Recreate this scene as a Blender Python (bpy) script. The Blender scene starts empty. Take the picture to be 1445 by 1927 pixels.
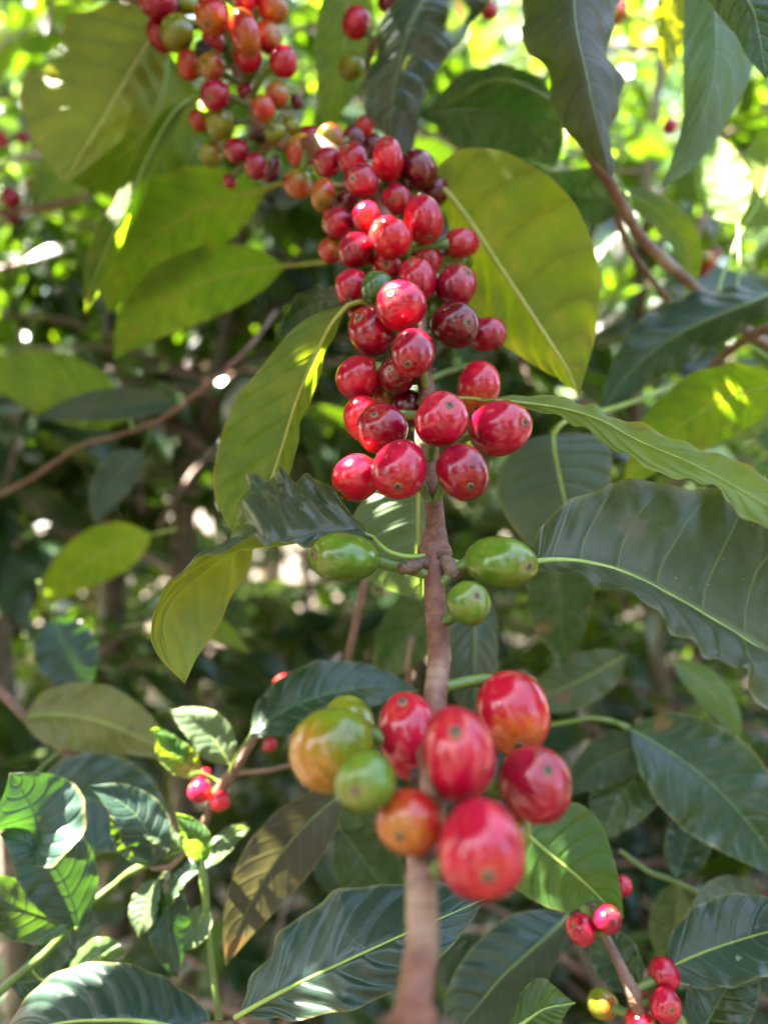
import bpy, math, random
import numpy as np
from mathutils import Vector, Matrix
R_ = math.radians
random.seed(7); rng = np.random.default_rng(7)
S = bpy.context.scene
# ------------------------------------------------------------------ camera
CAMH, PITCH, F = 1.40, R_(-3), 1392.0        # F: focal length in pixels of the 1445 px wide photo
cd = bpy.data.cameras.new("camera"); cam = bpy.data.objects.new("camera", cd)
S.collection.objects.link(cam); S.camera = cam
cd.sensor_fit = 'VERTICAL'; cd.sensor_height = 36.0; cd.lens = 36.0 * F / 1927
cam.location = (0, 0, CAMH); cam.rotation_euler = (R_(90) + PITCH, 0, 0)
cd.clip_start = 0.01; cd.clip_end = 400
cd.dof.use_dof = True; cd.dof.focus_distance = 0.186; cd.dof.aperture_fstop = cd.lens / 3.6
# ------------------------------------------------------------------ sky, sun, exposure
SUN_EL, SUN_AZ = R_(62), R_(-78)             # azimuth from +Y (view direction), negative = left
SUND = Vector((math.sin(SUN_AZ) * math.cos(SUN_EL), math.cos(SUN_AZ) * math.cos(SUN_EL), math.sin(SUN_EL)))
W = bpy.data.worlds.new("World"); S.world = W; W.use_nodes = True
wn = W.node_tree; bg = wn.nodes['Background']
sky = wn.nodes.new('ShaderNodeTexSky'); sky.sky_type = 'NISHITA'; sky.sun_disc = False
sky.sun_elevation = SUN_EL; sky.sun_rotation = SUN_AZ; sky.dust_density = 5.0; sky.air_density = 1.0
wn.links.new(sky.outputs[0], bg.inputs[0]); bg.inputs[1].default_value = 0.075
sl = bpy.data.lights.new("sun", 'SUN'); sl.energy = 5.0; sl.angle = R_(0.5); sl.color = (1, 0.94, 0.84)
so = bpy.data.objects.new("sun", sl); S.collection.objects.link(so)
so.rotation_euler = SUND.to_track_quat('Z', 'Y').to_euler(); so.location = (0, 0, 6)
S.view_settings.view_transform = 'Standard'; S.view_settings.look = 'None'
S.view_settings.exposure = 4.6; S.view_settings.gamma = 1
c = S.cycles
c.max_bounces = 6; c.diffuse_bounces = 2; c.glossy_bounces = 3; c.transmission_bounces = 6; c.transparent_max_bounces = 4
c.caustics_reflective = False; c.caustics_refractive = False; c.sample_clamp_indirect = 6; c.use_denoising = True
# ------------------------------------------------------------------ helpers
CX = Vector((1, 0, 0)); CZ = Vector((0, math.cos(PITCH), math.sin(PITCH))); CY = CX.cross(CZ)
CAM = Vector((0, 0, CAMH))
nCX, nCY, nCZ, nCAM = (np.array(v) for v in (CX, CY, CZ, CAM))
def P(x, y, d):                                # photo pixel + depth in mm -> world point
    d = d / 1000.0
    return nCAM + nCX * ((x - 722.5) / F * d) - nCY * ((y - 963.5) / F * d) + nCZ * d
def V3(a): return Vector((float(a[0]), float(a[1]), float(a[2])))
def tag(o, label=None, cat=None, group=None, kind=None):
    if label: o['label'] = label
    if cat: o['category'] = cat
    if group: o['group'] = group
    if kind: o['kind'] = kind
    return o
WLOC = {}; STEMS = {}
def thing(name, loc, label, cat, group=None):
    o = bpy.data.objects.new(name, None); S.collection.objects.link(o)
    o.location = V3(loc); o.empty_display_size = 0.02; WLOC[o] = Matrix.Translation(V3(loc))
    return tag(o, label, cat, group)
def obj(name, me, mat, parent=None, M=None):     # M: world matrix
    o = bpy.data.objects.new(name, me); S.collection.objects.link(o)
    M = M or Matrix.Identity(4); WLOC[o] = M.copy()
    if mat is not None and not me.materials: me.materials.append(mat)
    if parent is not None:
        o.parent = parent; o.matrix_basis = WLOC[parent].inverted() @ M
    else: o.matrix_basis = M
    return o
def mesh(name, v, f, uv=None, smooth=True):
    me = bpy.data.meshes.new(name); v = np.asarray(v, float); f = np.asarray(f, np.int32)
    n = f.shape[1]
    me.vertices.add(len(v)); me.vertices.foreach_set('co', v.ravel())
    me.loops.add(f.size); me.loops.foreach_set('vertex_index', f.ravel())
    me.polygons.add(len(f)); me.polygons.foreach_set('loop_start', np.arange(0, f.size, n))
    me.polygons.foreach_set('loop_total', np.full(len(f), n))
    me.update(calc_edges=True)
    if uv is not None:
        l = me.uv_layers.new(name='UVMap'); l.data.foreach_set('uv', np.asarray(uv, float)[f.ravel()].ravel())
    if smooth: me.polygons.foreach_set('use_smooth', np.ones(len(f), bool))
    me.validate(); return me
def spline(Pts, n):                              # Catmull-Rom through the points
    Pts = np.asarray(Pts, float); k = len(Pts)
    if k == 2: 
        t = np.linspace(0, 1, n)[:, None]; return Pts[0] * (1 - t) + Pts[1] * t
    E = np.vstack([2 * Pts[0] - Pts[1], Pts, 2 * Pts[-1] - Pts[-2]])
    t = np.linspace(0, k - 1, n); i = np.minimum(t.astype(int), k - 2); u = (t - i)[:, None]
    a, b, c_, d = E[i], E[i + 1], E[i + 2], E[i + 3]
    return 0.5 * (2 * b + (c_ - a) * u + (2 * a - 5 * b + 4 * c_ - d) * u**2 + (3 * b - a - 3 * c_ + d) * u**3)
def nrm(a): return a / np.maximum(np.linalg.norm(a, axis=-1, keepdims=True), 1e-9)
def tube_vf(path, rad, seg=12, rough=0.0, seed=0, base=0):
    path = np.asarray(path, float); n = len(path); rad = np.broadcast_to(rad, (n,)).astype(float)
    T = nrm(np.gradient(path, axis=0)); up = np.array([0.3, -1, 0.2]); N = []
    for t in T:
        up = up - t * up.dot(t); up = up / (np.linalg.norm(up) + 1e-9); N.append(up)
    N = np.array(N); B = np.cross(T, N); a = np.linspace(0, 2 * np.pi, seg, endpoint=False)
    r = rad[:, None] * np.ones(seg)
    if rough:
        g = np.random.default_rng(seed); q = g.normal(size=(n, seg)) 
        q = (q + np.roll(q, 1, 1) + np.roll(q, 1, 0) + np.roll(q, -1, 0)) / 2.0
        r = r * (1 + rough * q)
    v = path[:, None] + r[..., None] * (np.cos(a)[None, :, None] * N[:, None] + np.sin(a)[None, :, None] * B[:, None])
    v = np.vstack([v.reshape(-1, 3), path[:1], path[-1:]])
    i = np.arange(n - 1)[:, None]; j = np.arange(seg)[None]; j2 = (j + 1) % seg
    f = np.stack([i * seg + j, i * seg + j2, (i + 1) * seg + j2, (i + 1) * seg + j], -1).reshape(-1, 4)
    j = np.arange(seg); j2 = (j + 1) % seg; c0 = n * seg
    f = np.vstack([f, np.stack([j2, j, np.full(seg, c0), np.full(seg, c0)], 1)[:, [0, 1, 2, 2]],
                   np.stack([(n - 1) * seg + j, (n - 1) * seg + j2, np.full(seg, c0 + 1), np.full(seg, c0 + 1)], 1)])
    return v, f
def tube_mesh(name, path, rad, origin, seg=12, rough=0, seed=0):
    v, f = tube_vf(path, rad, seg, rough, seed); v = v - origin
    quads = f[f[:, 2] != f[:, 3]]; tris = f[f[:, 2] == f[:, 3]][:, :3]
    me = bpy.data.meshes.new(name); me.from_pydata(v.tolist(), [], quads.tolist() + tris.tolist())
    me.polygons.foreach_set('use_smooth', np.ones(len(me.polygons), bool)); me.update(); return me
def tube(name, path, rad, mat, parent, seg=12, rough=0, seed=0, n=None, origin=None):
    path = spline(path, n or max(8, 6 * len(path)))
    if np.ndim(rad): rad = np.interp(np.linspace(0, 1, len(path)), np.linspace(0, 1, len(rad)), rad)
    o0 = path[0] if origin is None else np.asarray(origin)
    return obj(name, tube_mesh(name, path, rad, o0, seg, rough, seed), mat, parent, Matrix.Translation(V3(o0)))
# ------------------------------------------------------------------ materials
class NT:
    def __init__(s, name):
        s.m = bpy.data.materials.new(name); s.m.use_nodes = True; s.t = s.m.node_tree; s.t.nodes.clear()
    def n(s, typ, **k):
        x = s.t.nodes.new('ShaderNode' + typ)
        for a, b in k.items(): setattr(x, a, b)
        return x
    def put(s, sock, v):
        if isinstance(v, bpy.types.NodeSocket): s.t.links.new(v, sock)
        elif v is not None:
            try: sock.default_value = v
            except Exception: sock.default_value = (*v, 1)
    def math(s, op, a, b=None, c=None, clamp=False):
        x = s.n('Math', operation=op, use_clamp=clamp)
        for i, v in enumerate((a, b, c)): s.put(x.inputs[i], v)
        return x.outputs[0]
    def mix(s, f, a, b, mode='MIX'):
        x = s.n('Mix', data_type='RGBA', blend_type=mode); s.put(x.inputs[0], f); s.put(x.inputs[6], a if not isinstance(a, tuple) else (*a[:3], 1)); s.put(x.inputs[7], b if not isinstance(b, tuple) else (*b[:3], 1))
        return x.outputs[2]
    def rng(s, v, a, b, c=0., d=1., smooth=True):
        x = s.n('MapRange', interpolation_type='SMOOTHSTEP' if smooth else 'LINEAR'); s.put(x.inputs[0], v)
        for i, q in enumerate((a, b, c, d)): x.inputs[i + 1].default_value = q
        return x.outputs[0]
    def noise(s, vec, scale, detail=3., rough=.5, dist=0.):
        x = s.n('TexNoise'); s.put(x.inputs['Vector'], vec); x.inputs['Scale'].default_value = scale
        x.inputs['Detail'].default_value = detail; x.inputs['Roughness'].default_value = rough; x.inputs['Distortion'].default_value = dist
        return x.outputs[0]
    def bump(s, h, strength, dist):
        x = s.n('Bump'); x.inputs['Strength'].default_value = strength; x.inputs['Distance'].default_value = dist; s.put(x.inputs['Height'], h); return x.outputs[0]
    def pr(s, **k):
        x = s.n('BsdfPrincipled')
        for a, b in k.items(): s.put(x.inputs[a.replace('_', ' ')], b)
        return x.outputs[0]
    def out(s, sh): s.t.links.new(sh, s.n('OutputMaterial').inputs[0]); return s.m
def leaf_mat(name, top, under, trans, k=0.4, rough=0.32, nv=9., dirt=0.25, veins=0.5, yellow=0.0, blotch=(0.16, 0.09, 0.03)):
    m = NT(name); tc = m.n('TexCoord'); sep = m.n('SeparateXYZ'); m.put(sep.inputs[0], tc.outputs['UV'])
    u, v = sep.outputs[0], sep.outputs[1]
    av = m.math('ABSOLUTE', m.math('MULTIPLY_ADD', v, 2., -1.))
    ob = tc.outputs['Object']; geo = m.n('NewGeometry'); oi = m.n('ObjectInfo')
    rnd = m.math('FRACT', m.math('ADD', oi.outputs['Random'], geo.outputs['Random Per Island']))
    off = m.n('VectorMath', operation='ADD'); m.put(off.inputs[0], ob)
    cmb = m.n('CombineXYZ'); m.put(cmb.inputs[0], rnd); m.put(cmb.inputs[1], m.math('MULTIPLY', rnd, 3.1)); m.put(off.inputs[1], cmb.outputs[0]); ob = off.outputs[0]
    wob = m.noise(ob, 60., 2.)
    s_ = m.math('ADD', m.math('SUBTRACT', m.math('MULTIPLY', u, nv), m.math('MULTIPLY', m.math('POWER', av, 1.35), 1.7)), m.math('MULTIPLY', wob, 0.35))
    fr = m.math('ABSOLUTE', m.math('SUBTRACT', m.math('FRACT', m.math('ADD', s_, 100.)), 0.5))   # .5 at the vein
    vein = m.math('MULTIPLY', m.rng(fr, 0.455, 0.495), m.rng(av, 0.75, 1.0, 1., 0.1))
    soft = m.rng(fr, 0.3, 0.5)
    mid = m.rng(av, 0.018, 0.055, 1., 0.)
    vm = m.math('MAXIMUM', vein, mid)
    vo = m.n('TexVoronoi', feature='DISTANCE_TO_EDGE'); m.put(vo.inputs['Vector'], ob); vo.inputs['Scale'].default_value = 260.
    ret = m.math('MULTIPLY', m.rng(vo.outputs['Distance'], 0.0, 0.12, 1., 0.), 0.28)
    big = m.noise(ob, 28., 4., .6); fine = m.noise(ob, 700., 3., .65); med = m.noise(ob, 130., 4., .6)
    lift = tuple(min(1., a * 2.2 + .012) for a in top)
    ct = m.mix(m.rng(big, .3, .7), tuple(a * .72 for a in top), tuple(a * 1.3 for a in top))
    ct = m.mix(m.math('MULTIPLY', vm, veins), ct, (lift[0] * 1.5, lift[1] * 1.35, lift[2]))
    dm = m.math('MULTIPLY', m.math('MULTIPLY', m.rng(med, .48, .68), m.rng(big, .4, .62)), dirt)
    ct = m.mix(dm, ct, (0.13, 0.11, 0.075))
    spk = m.math('MULTIPLY', m.rng(fine, .70, .76), min(1., dirt * 1.6)); ct = m.mix(spk, ct, (0.3, 0.29, 0.2))
    cu = m.mix(m.rng(big, .3, .7), tuple(a * .8 for a in under), tuple(a * 1.2 for a in under))
    cu = m.mix(m.math('MAXIMUM', m.math('MULTIPLY', vm, .55), ret), cu, tuple(min(1, a * 1.7) for a in under))
    tr = m.mix(m.rng(big, .3, .75), tuple(a * .8 for a in trans), trans)
    tr = m.mix(m.math('MULTIPLY', m.rng(rnd, .55, 1.), .6), tr, (trans[0] * 1.35, trans[1], trans[2] * .5))
    tr = m.mix(m.math('MULTIPLY', soft, .5), tr, tuple(a * .62 for a in trans))
    tr = m.mix(m.math('MULTIPLY', vein, .45), tr, tuple(a * .45 for a in trans)); tr = m.mix(ret, tr, tuple(a * .5 for a in trans))
    edge = m.rng(m.math('ADD', av, m.math('MULTIPLY', big, .12)), .97, 1.06)
    if yellow:
        yl = m.math('MULTIPLY', m.rng(m.math('ADD', m.math('MULTIPLY', med, .5), m.math('MULTIPLY', big, .6)), .5, .72), yellow)
        tr = m.mix(yl, tr, (.75, .55, .03)); cu = m.mix(yl, cu, (.38, .34, .03))
    sp = m.rng(m.math('ADD', m.math('MULTIPLY', m.noise(ob, 45., 2.), .8), m.math('MULTIPLY', med, .3)), .70, .76)
    spm = m.math('MULTIPLY', sp, .8 if dirt > .15 else .35)
    ct = m.mix(spm, ct, blotch); cu = m.mix(spm, cu, blotch); tr = m.mix(spm, tr, tuple(a * 1.2 for a in blotch))
    cu = m.mix(m.math('MULTIPLY', edge, .7), cu, (.35, .22, .04)); ct = m.mix(m.math('MULTIPLY', edge, .5), ct, (.22, .2, .05))
    bf = geo.outputs['Backfacing']
    col = m.mix(bf, ct, cu)
    rg = m.math('ADD', m.math('MULTIPLY', bf, .25), m.math('ADD', m.math('MULTIPLY', med, .16), m.math('ADD', m.math('MULTIPLY', dm, .4), rough - .08)))
    h = m.math('ADD', m.math('MULTIPLY', soft, -.7), m.math('ADD', m.math('MULTIPLY', fine, .10), m.math('MULTIPLY', med, .35)))
    h = m.math('ADD', h, m.math('MULTIPLY', ret, -.25))
    nb = m.bump(h, .5, .0006)
    a = m.pr(Base_Color=col, Roughness=rg, Normal=nb, Specular_IOR_Level=.5)
    b = m.n('BsdfTranslucent'); m.put(b.inputs[0], tr); m.put(b.inputs['Normal'], nb)
    mx = m.n('MixShader'); mx.inputs[0].default_value = k; m.put(mx.inputs[1], a); m.put(mx.inputs[2], b.outputs[0])
    return m.out(mx.outputs[0])
LM = {
 'dark':  leaf_mat('leaf_dark_green', (.017, .040, .018), (.08, .13, .035), (.12, .26, .012), .28, .27, dirt=.25, veins=.3),
 'dusty': leaf_mat('leaf_dusty', (.046, .064, .018), (.09, .13, .04), (.11, .2, .015), .24, .44, dirt=1.0, veins=.5),
 'blue':  leaf_mat('leaf_blue_green', (.020, .044, .030), (.07, .12, .05), (.07, .20, .015), .2, .36, dirt=.15, veins=.25),
 'olive': leaf_mat('leaf_olive', (.05, .08, .015), (.11, .15, .018), (.27, .47, .006), .62, .42, dirt=.1, yellow=.25),
 'yellow': leaf_mat('leaf_yellowing', (.08, .10, .012), (.16, .18, .014), (.48, .58, .005), .70, .42, dirt=.05, yellow=.6),
 'light': leaf_mat('leaf_light_green', (.04, .10, .022), (.12, .21, .035), (.30, .52, .025), .45, .32, dirt=.08, veins=.4),
 'pale':  leaf_mat('leaf_pale_green', (.09, .14, .06), (.11, .16, .06), (.22, .36, .05), .38, .52, dirt=.1, veins=.25),
 'brown': leaf_mat('leaf_brownish', (.045, .045, .025), (.12, .11, .05), (.11, .10, .03), .25, .5, dirt=.8),
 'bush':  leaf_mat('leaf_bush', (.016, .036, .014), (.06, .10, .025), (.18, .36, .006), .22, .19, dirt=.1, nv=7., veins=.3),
 'bushlit': leaf_mat('leaf_bush_lit', (.03, .07, .018), (.09, .15, .03), (.38, .66, .008), .42, .22, dirt=.05, nv=7., veins=.3),  # lighter, more translucent copy of bush: backlight put into its colours
}
def plain(name, a, b, scale=80., rough=.6, bs=.4, bd=.001, sss=0.):
    m = NT(name); tc = m.n('TexCoord').outputs['Object']
    n1 = m.noise(tc, scale, 5., .65); n2 = m.noise(tc, scale * 6, 3.)
    col = m.mix(m.rng(n1, .35, .65), a, b); col = m.mix(m.math('MULTIPLY', m.rng(n2, .6, .75), .35), col, tuple(min(1, x * 1.9 + .05) for x in b))
    return m.out(m.pr(Base_Color=col, Roughness=rough, Normal=m.bump(m.math('ADD', n1, m.math('MULTIPLY', n2, .4)), bs, bd)))
def bark_mat(name, a, b, pale, ws=.9):
    m = NT(name); tc = m.n('TexCoord').outputs['Object']
    n1 = m.noise(tc, 140., 6., .7); n2 = m.noise(tc, 900., 4., .7); n3 = m.noise(tc, 45., 3.)
    mp = m.n('Mapping'); m.put(mp.inputs[0], tc); mp.inputs['Scale'].default_value = (1, .35, .35)
    w = m.n('TexWave', wave_type='BANDS', bands_direction='Z'); m.put(w.inputs[0], tc); w.inputs['Scale'].default_value = 110; w.inputs['Distortion'].default_value = 9; w.inputs['Detail'].default_value = 4; w.inputs['Detail Scale'].default_value = 2.
    col = m.mix(m.rng(n1, .3, .7), a, b); col = m.mix(m.math('MULTIPLY', m.rng(n3, .52, .70), ws), col, pale)
    col = m.mix(m.math('MULTIPLY', m.rng(n2, .6, .72), .5), col, tuple(x * 1.25 for x in pale))
    col = m.mix(m.math('MULTIPLY', m.rng(w.outputs[1], .0, .14, 1., 0.), .35), col, tuple(x * .45 for x in a))
    h = m.math('ADD', n1, m.math('ADD', m.math('MULTIPLY', n2, .3), m.math('MULTIPLY', w.outputs[1], .4)))
    return m.out(m.pr(Base_Color=col, Roughness=.62, Normal=m.bump(h, .55, .0006)))
M_STEM = bark_mat('branch_bark', (.11, .036, .019), (.22, .088, .050), (.36, .23, .15), .85)
M_TWIG = bark_mat('twig_bark', (.13, .06, .04), (.21, .11, .07), (.34, .26, .2), .8)
M_TRUNK = bark_mat('trunk_bark', (.07, .05, .03), (.13, .095, .05), (.24, .2, .13), .8)
M_NODE = bark_mat('node_bark', (.06, .025, .014), (.13, .06, .035), (.25, .17, .11), .5)
M_GREENSTEM = plain('green_stem', (.08, .13, .02), (.13, .19, .03), 90, .45)
M_RIB = plain('leaf_midrib', (.22, .32, .05), (.30, .38, .07), 90, .45)
M_RIBY = plain('leaf_midrib_yellow', (.27, .27, .03), (.34, .33, .045), 90, .45)
M_RIBD = plain('leaf_midrib_dull', (.09, .15, .05), (.12, .19, .06), 90, .4)
M_DRY = plain('dry_scale', (.05, .022, .014), (.11, .055, .035), 300, .8, .8)
M_SCAR = plain('scar_ring', (.15, .085, .04), (.25, .165, .08), 2.5, .7, .5, .0003)
M_PIT = plain('scar_pit', (.03, .015, .012), (.06, .03, .02), 5, .9, .5, .0003)
M_SCARG = plain('scar_purple', (.17, .07, .06), (.24, .13, .08), 2.5, .7, .5, .0003)
def cherry_mat(name, body, blush, tip, base, tipw=.12, basew=.3, rough=.15, sssw=.35):
    m = NT(name); tc = m.n('TexCoord'); oi = m.n('ObjectInfo'); ob0 = tc.outputs['Object']
    add = m.n('VectorMath', operation='ADD'); m.put(add.inputs[0], ob0); cb = m.n('CombineXYZ')
    m.put(cb.inputs[0], m.math('MULTIPLY', oi.outputs['Random'], 37.)); m.put(cb.inputs[1], m.math('MULTIPLY', oi.outputs['Random'], 91.)); m.put(add.inputs[1], cb.outputs[0]); ob = add.outputs[0]
    z = m.n('SeparateXYZ'); m.put(z.inputs[0], ob0); z = z.outputs[2]
    n1 = m.noise(ob, 1.6, 3., .55, .4); n2 = m.noise(ob, 5., 4., .6, .3); n3 = m.noise(ob, 22., 2., .6); n4 = m.noise(ob, .9, 1.)
    col = m.mix(m.rng(n1, .36, .68), body, blush)
    col = m.mix(m.math('MULTIPLY', m.rng(n4, .5, .7), .5), col, tuple(x * .55 for x in body))
    zn = m.math('ADD', z, m.math('MULTIPLY', m.math('SUBTRACT', n2, .5), 1.1))
    col = m.mix(m.math('MULTIPLY', m.rng(zn, 1 - tipw * 1.6, 1.05), .8), col, tip)
    col = m.mix(m.rng(zn, -1.05, -1 + basew * 2.2, 1., 0.), col, base)
    pt = m.math('MULTIPLY', m.rng(n2, .60, .74), .28); col = m.mix(pt, col, tuple(min(1, x * 1.3 + .03) for x in tip))
    col = m.mix(m.math('MULTIPLY', m.rng(n3, .72, .77), .55), col, (.5, .28, .12))
    n5 = m.noise(ob, 11., 2., .5); col = m.mix(m.math('MULTIPLY', m.rng(n5, .70, .74), .6), col, (.10, .03, .02))
    h = m.math('ADD', m.math('MULTIPLY', n2, .5), m.math('MULTIPLY', n3, .06))
    sh = m.pr(Base_Color=col, Roughness=m.math('ADD', m.math('MULTIPLY', n2, .18), rough - .06), Subsurface_Weight=sssw, Subsurface_Radius=(1., .22, .12), Subsurface_Scale=.0035,
              Normal=m.bump(h, .3, .0003), Specular_IOR_Level=.5)
    return m.out(sh)
CM = {
 'red': cherry_mat('ripe_red_skin', (.36, .0025, .024), (.50, .006, .036), (.48, .04, .022), (.36, .015, .012)),
 'hot': cherry_mat('sunlit_red_skin', (.52, .003, .022), (.60, .008, .028), (.60, .06, .025), (.5, .03, .012)),  # brighter red: sun on the fruit put into the skin colour
 'wine': cherry_mat('wine_red_skin', (.085, .0015, .007), (.16, .003, .010), (.24, .015, .012), (.12, .002, .008)),
 'dred': cherry_mat('deep_red_skin', (.23, .0016, .018), (.36, .004, .026), (.36, .03, .012), (.24, .006, .01)),
 'rorange': cherry_mat('orange_red_skin', (.36, .010, .010), (.42, .04, .012), (.36, .15, .012), (.34, .18, .012), .4, .4),
 'rbot': cherry_mat('red_orange_base_skin', (.42, .003, .022), (.50, .008, .026), (.55, .15, .014), (.48, .02, .014), .32, .2),
 'orange': cherry_mat('orange_skin', (.36, .075, .012), (.40, .03, .012), (.28, .18, .012), (.24, .22, .012), .4, .5),
 'olive': cherry_mat('yellow_green_skin', (.17, .19, .010), (.23, .22, .012), (.21, .20, .012), (.36, .10, .012), .3, .25),
 'ogreen': cherry_mat('half_ripe_skin', (.17, .20, .009), (.14, .18, .008), (.42, .13, .012), (.20, .22, .012), .6, .25),
 'green': cherry_mat('green_skin', (.085, .16, .010), (.13, .20, .016), (.16, .17, .02), (.11, .19, .014), .25, .3),
 'dgreen': cherry_mat('dark_green_skin', (.045, .095, .018), (.06, .12, .02), (.08, .11, .02), (.06, .12, .02), .2, .3),
 'black': cherry_mat('dried_black_skin', (.012, .01, .01), (.03, .02, .018), (.03, .02, .02), (.02, .02, .02), .2, .2, .6, 0.),
}
LAB = {'wine': 'dark wine red coffee cherry', 'rorange': 'orange red half ripe coffee cherry', 'rbot': 'red coffee cherry turning orange at its end', 'orange': 'orange coffee cherry still ripening',
       'olive': 'yellow green unripe coffee cherry', 'ogreen': 'large green and orange half ripe coffee cherry', 'green': 'green unripe coffee cherry', 'dgreen': 'dark green unripe coffee cherry', 'black': 'shrivelled black dried coffee cherry'}
# ------------------------------------------------------------------ cherries
def cherry_vf(seed, nu=28, nv=20):
    g = np.random.default_rng(seed); ph = g.uniform(0, 6.28, 3)
    th = np.linspace(0, np.pi, nv + 1)[1:-1]; a = np.linspace(0, 2 * np.pi, nu, endpoint=False)
    T, A = np.meshgrid(th, a, indexing='ij')
    rr = np.sin(T)**.92; rr *= 1 + .045 * np.cos(2 * A + ph[0]) * np.sin(T)**2 + .022 * np.cos(3 * A + ph[1]) + .012 * np.cos(A + 2 * T + ph[2])
    rr *= 1 - .05 * np.exp(-((A - np.pi) / .22)**2) * np.sin(T)**3 * 0.5
    zz = np.cos(T) * (1 - .05 * np.exp(-(T / .28)**2)); rr *= 1 + .03 * np.cos(T)
    v = np.stack([rr * np.cos(A), rr * np.sin(A), zz], -1).reshape(-1, 3)
    v = np.vstack([v, [[0, 0, .925]], [[0, 0, -1]]]); m_ = nv - 1; f = []
    for i in range(m_ - 1):
        for j in range(nu): f.append((i * nu + j, (i + 1) * nu + j, (i + 1) * nu + (j + 1) % nu, i * nu + (j + 1) % nu))
    for j in range(nu):
        f.append((m_ * nu, j, (j + 1) % nu)); f.append((m_ * nu + 1, (m_ - 1) * nu + (j + 1) % nu, (m_ - 1) * nu + j))
    me = bpy.data.meshes.new('coffee_cherry'); me.from_pydata(v.tolist(), [], f)
    me.polygons.foreach_set('use_smooth', np.ones(len(f), bool)); me.update(); return me
CHV = {}
def cherry_me(t, k):
    if (t, k) not in CHV:
        me = cherry_vf(k); me.materials.append(CM[t]); CHV[(t, k)] = me
    return CHV[(t, k)]
def scar_me(m1, m2):
    a = np.linspace(0, 2 * np.pi, 20, endpoint=False); rings = [(.17, .92), (.155, .955), (.125, .972), (.10, .966), (.07, .972), (.045, .968), (.028, .955)]
    v = []; f = []; mi = []
    for r, z in rings:
        for x in a: v.append((r * (1 + .07 * math.sin(3 * x + r * 40)) * math.cos(x), r * math.sin(x), z))
    v.append((0, 0, .945)); n = 20
    for i in range(len(rings) - 1):
        for j in range(n): f.append((i * n + j, i * n + (j + 1) % n, (i + 1) * n + (j + 1) % n, (i + 1) * n + j)); mi.append(1 if i in (2, 4, 5) else 0)
    for j in range(n): f.append(((len(rings) - 1) * n + j, (len(rings) - 1) * n + (j + 1) % n, len(v) - 1)); mi.append(1)
    me = bpy.data.meshes.new('fruit_scar'); me.from_pydata(v, [], f); me.materials.append(m1); me.materials.append(m2)
    me.polygons.foreach_set('material_index', mi); me.polygons.foreach_set('use_smooth', np.ones(len(f), bool)); me.update(); return me
SCAR, SCARG = scar_me(M_SCAR, M_PIT), scar_me(M_SCARG, M_PIT)
def relax(C):          # keep overlapping fruit apart in depth, nearer one stays nearer
    for it in range(60):
        mv = False
        for i in range(len(C)):
            for j in range(i + 1, len(C)):
                a, b = C[i], C[j]
                ra, rb = (a['w'] + a['h']) / 4 * a['d'] / F, (b['w'] + b['h']) / 4 * b['d'] / F
                pa, pb = P(a['x'], a['y'], a['d']) * 1000, P(b['x'], b['y'], b['d']) * 1000
                D = np.linalg.norm(pa - pb); need = (ra + rb) * .97
                if D < need:
                    s = 1 if b['d'] >= a['d'] else -1; q = min(1.0, (need - D) * .5)
                    a['d'] -= s * q; b['d'] += s * q; mv = True
        if not mv: break
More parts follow.
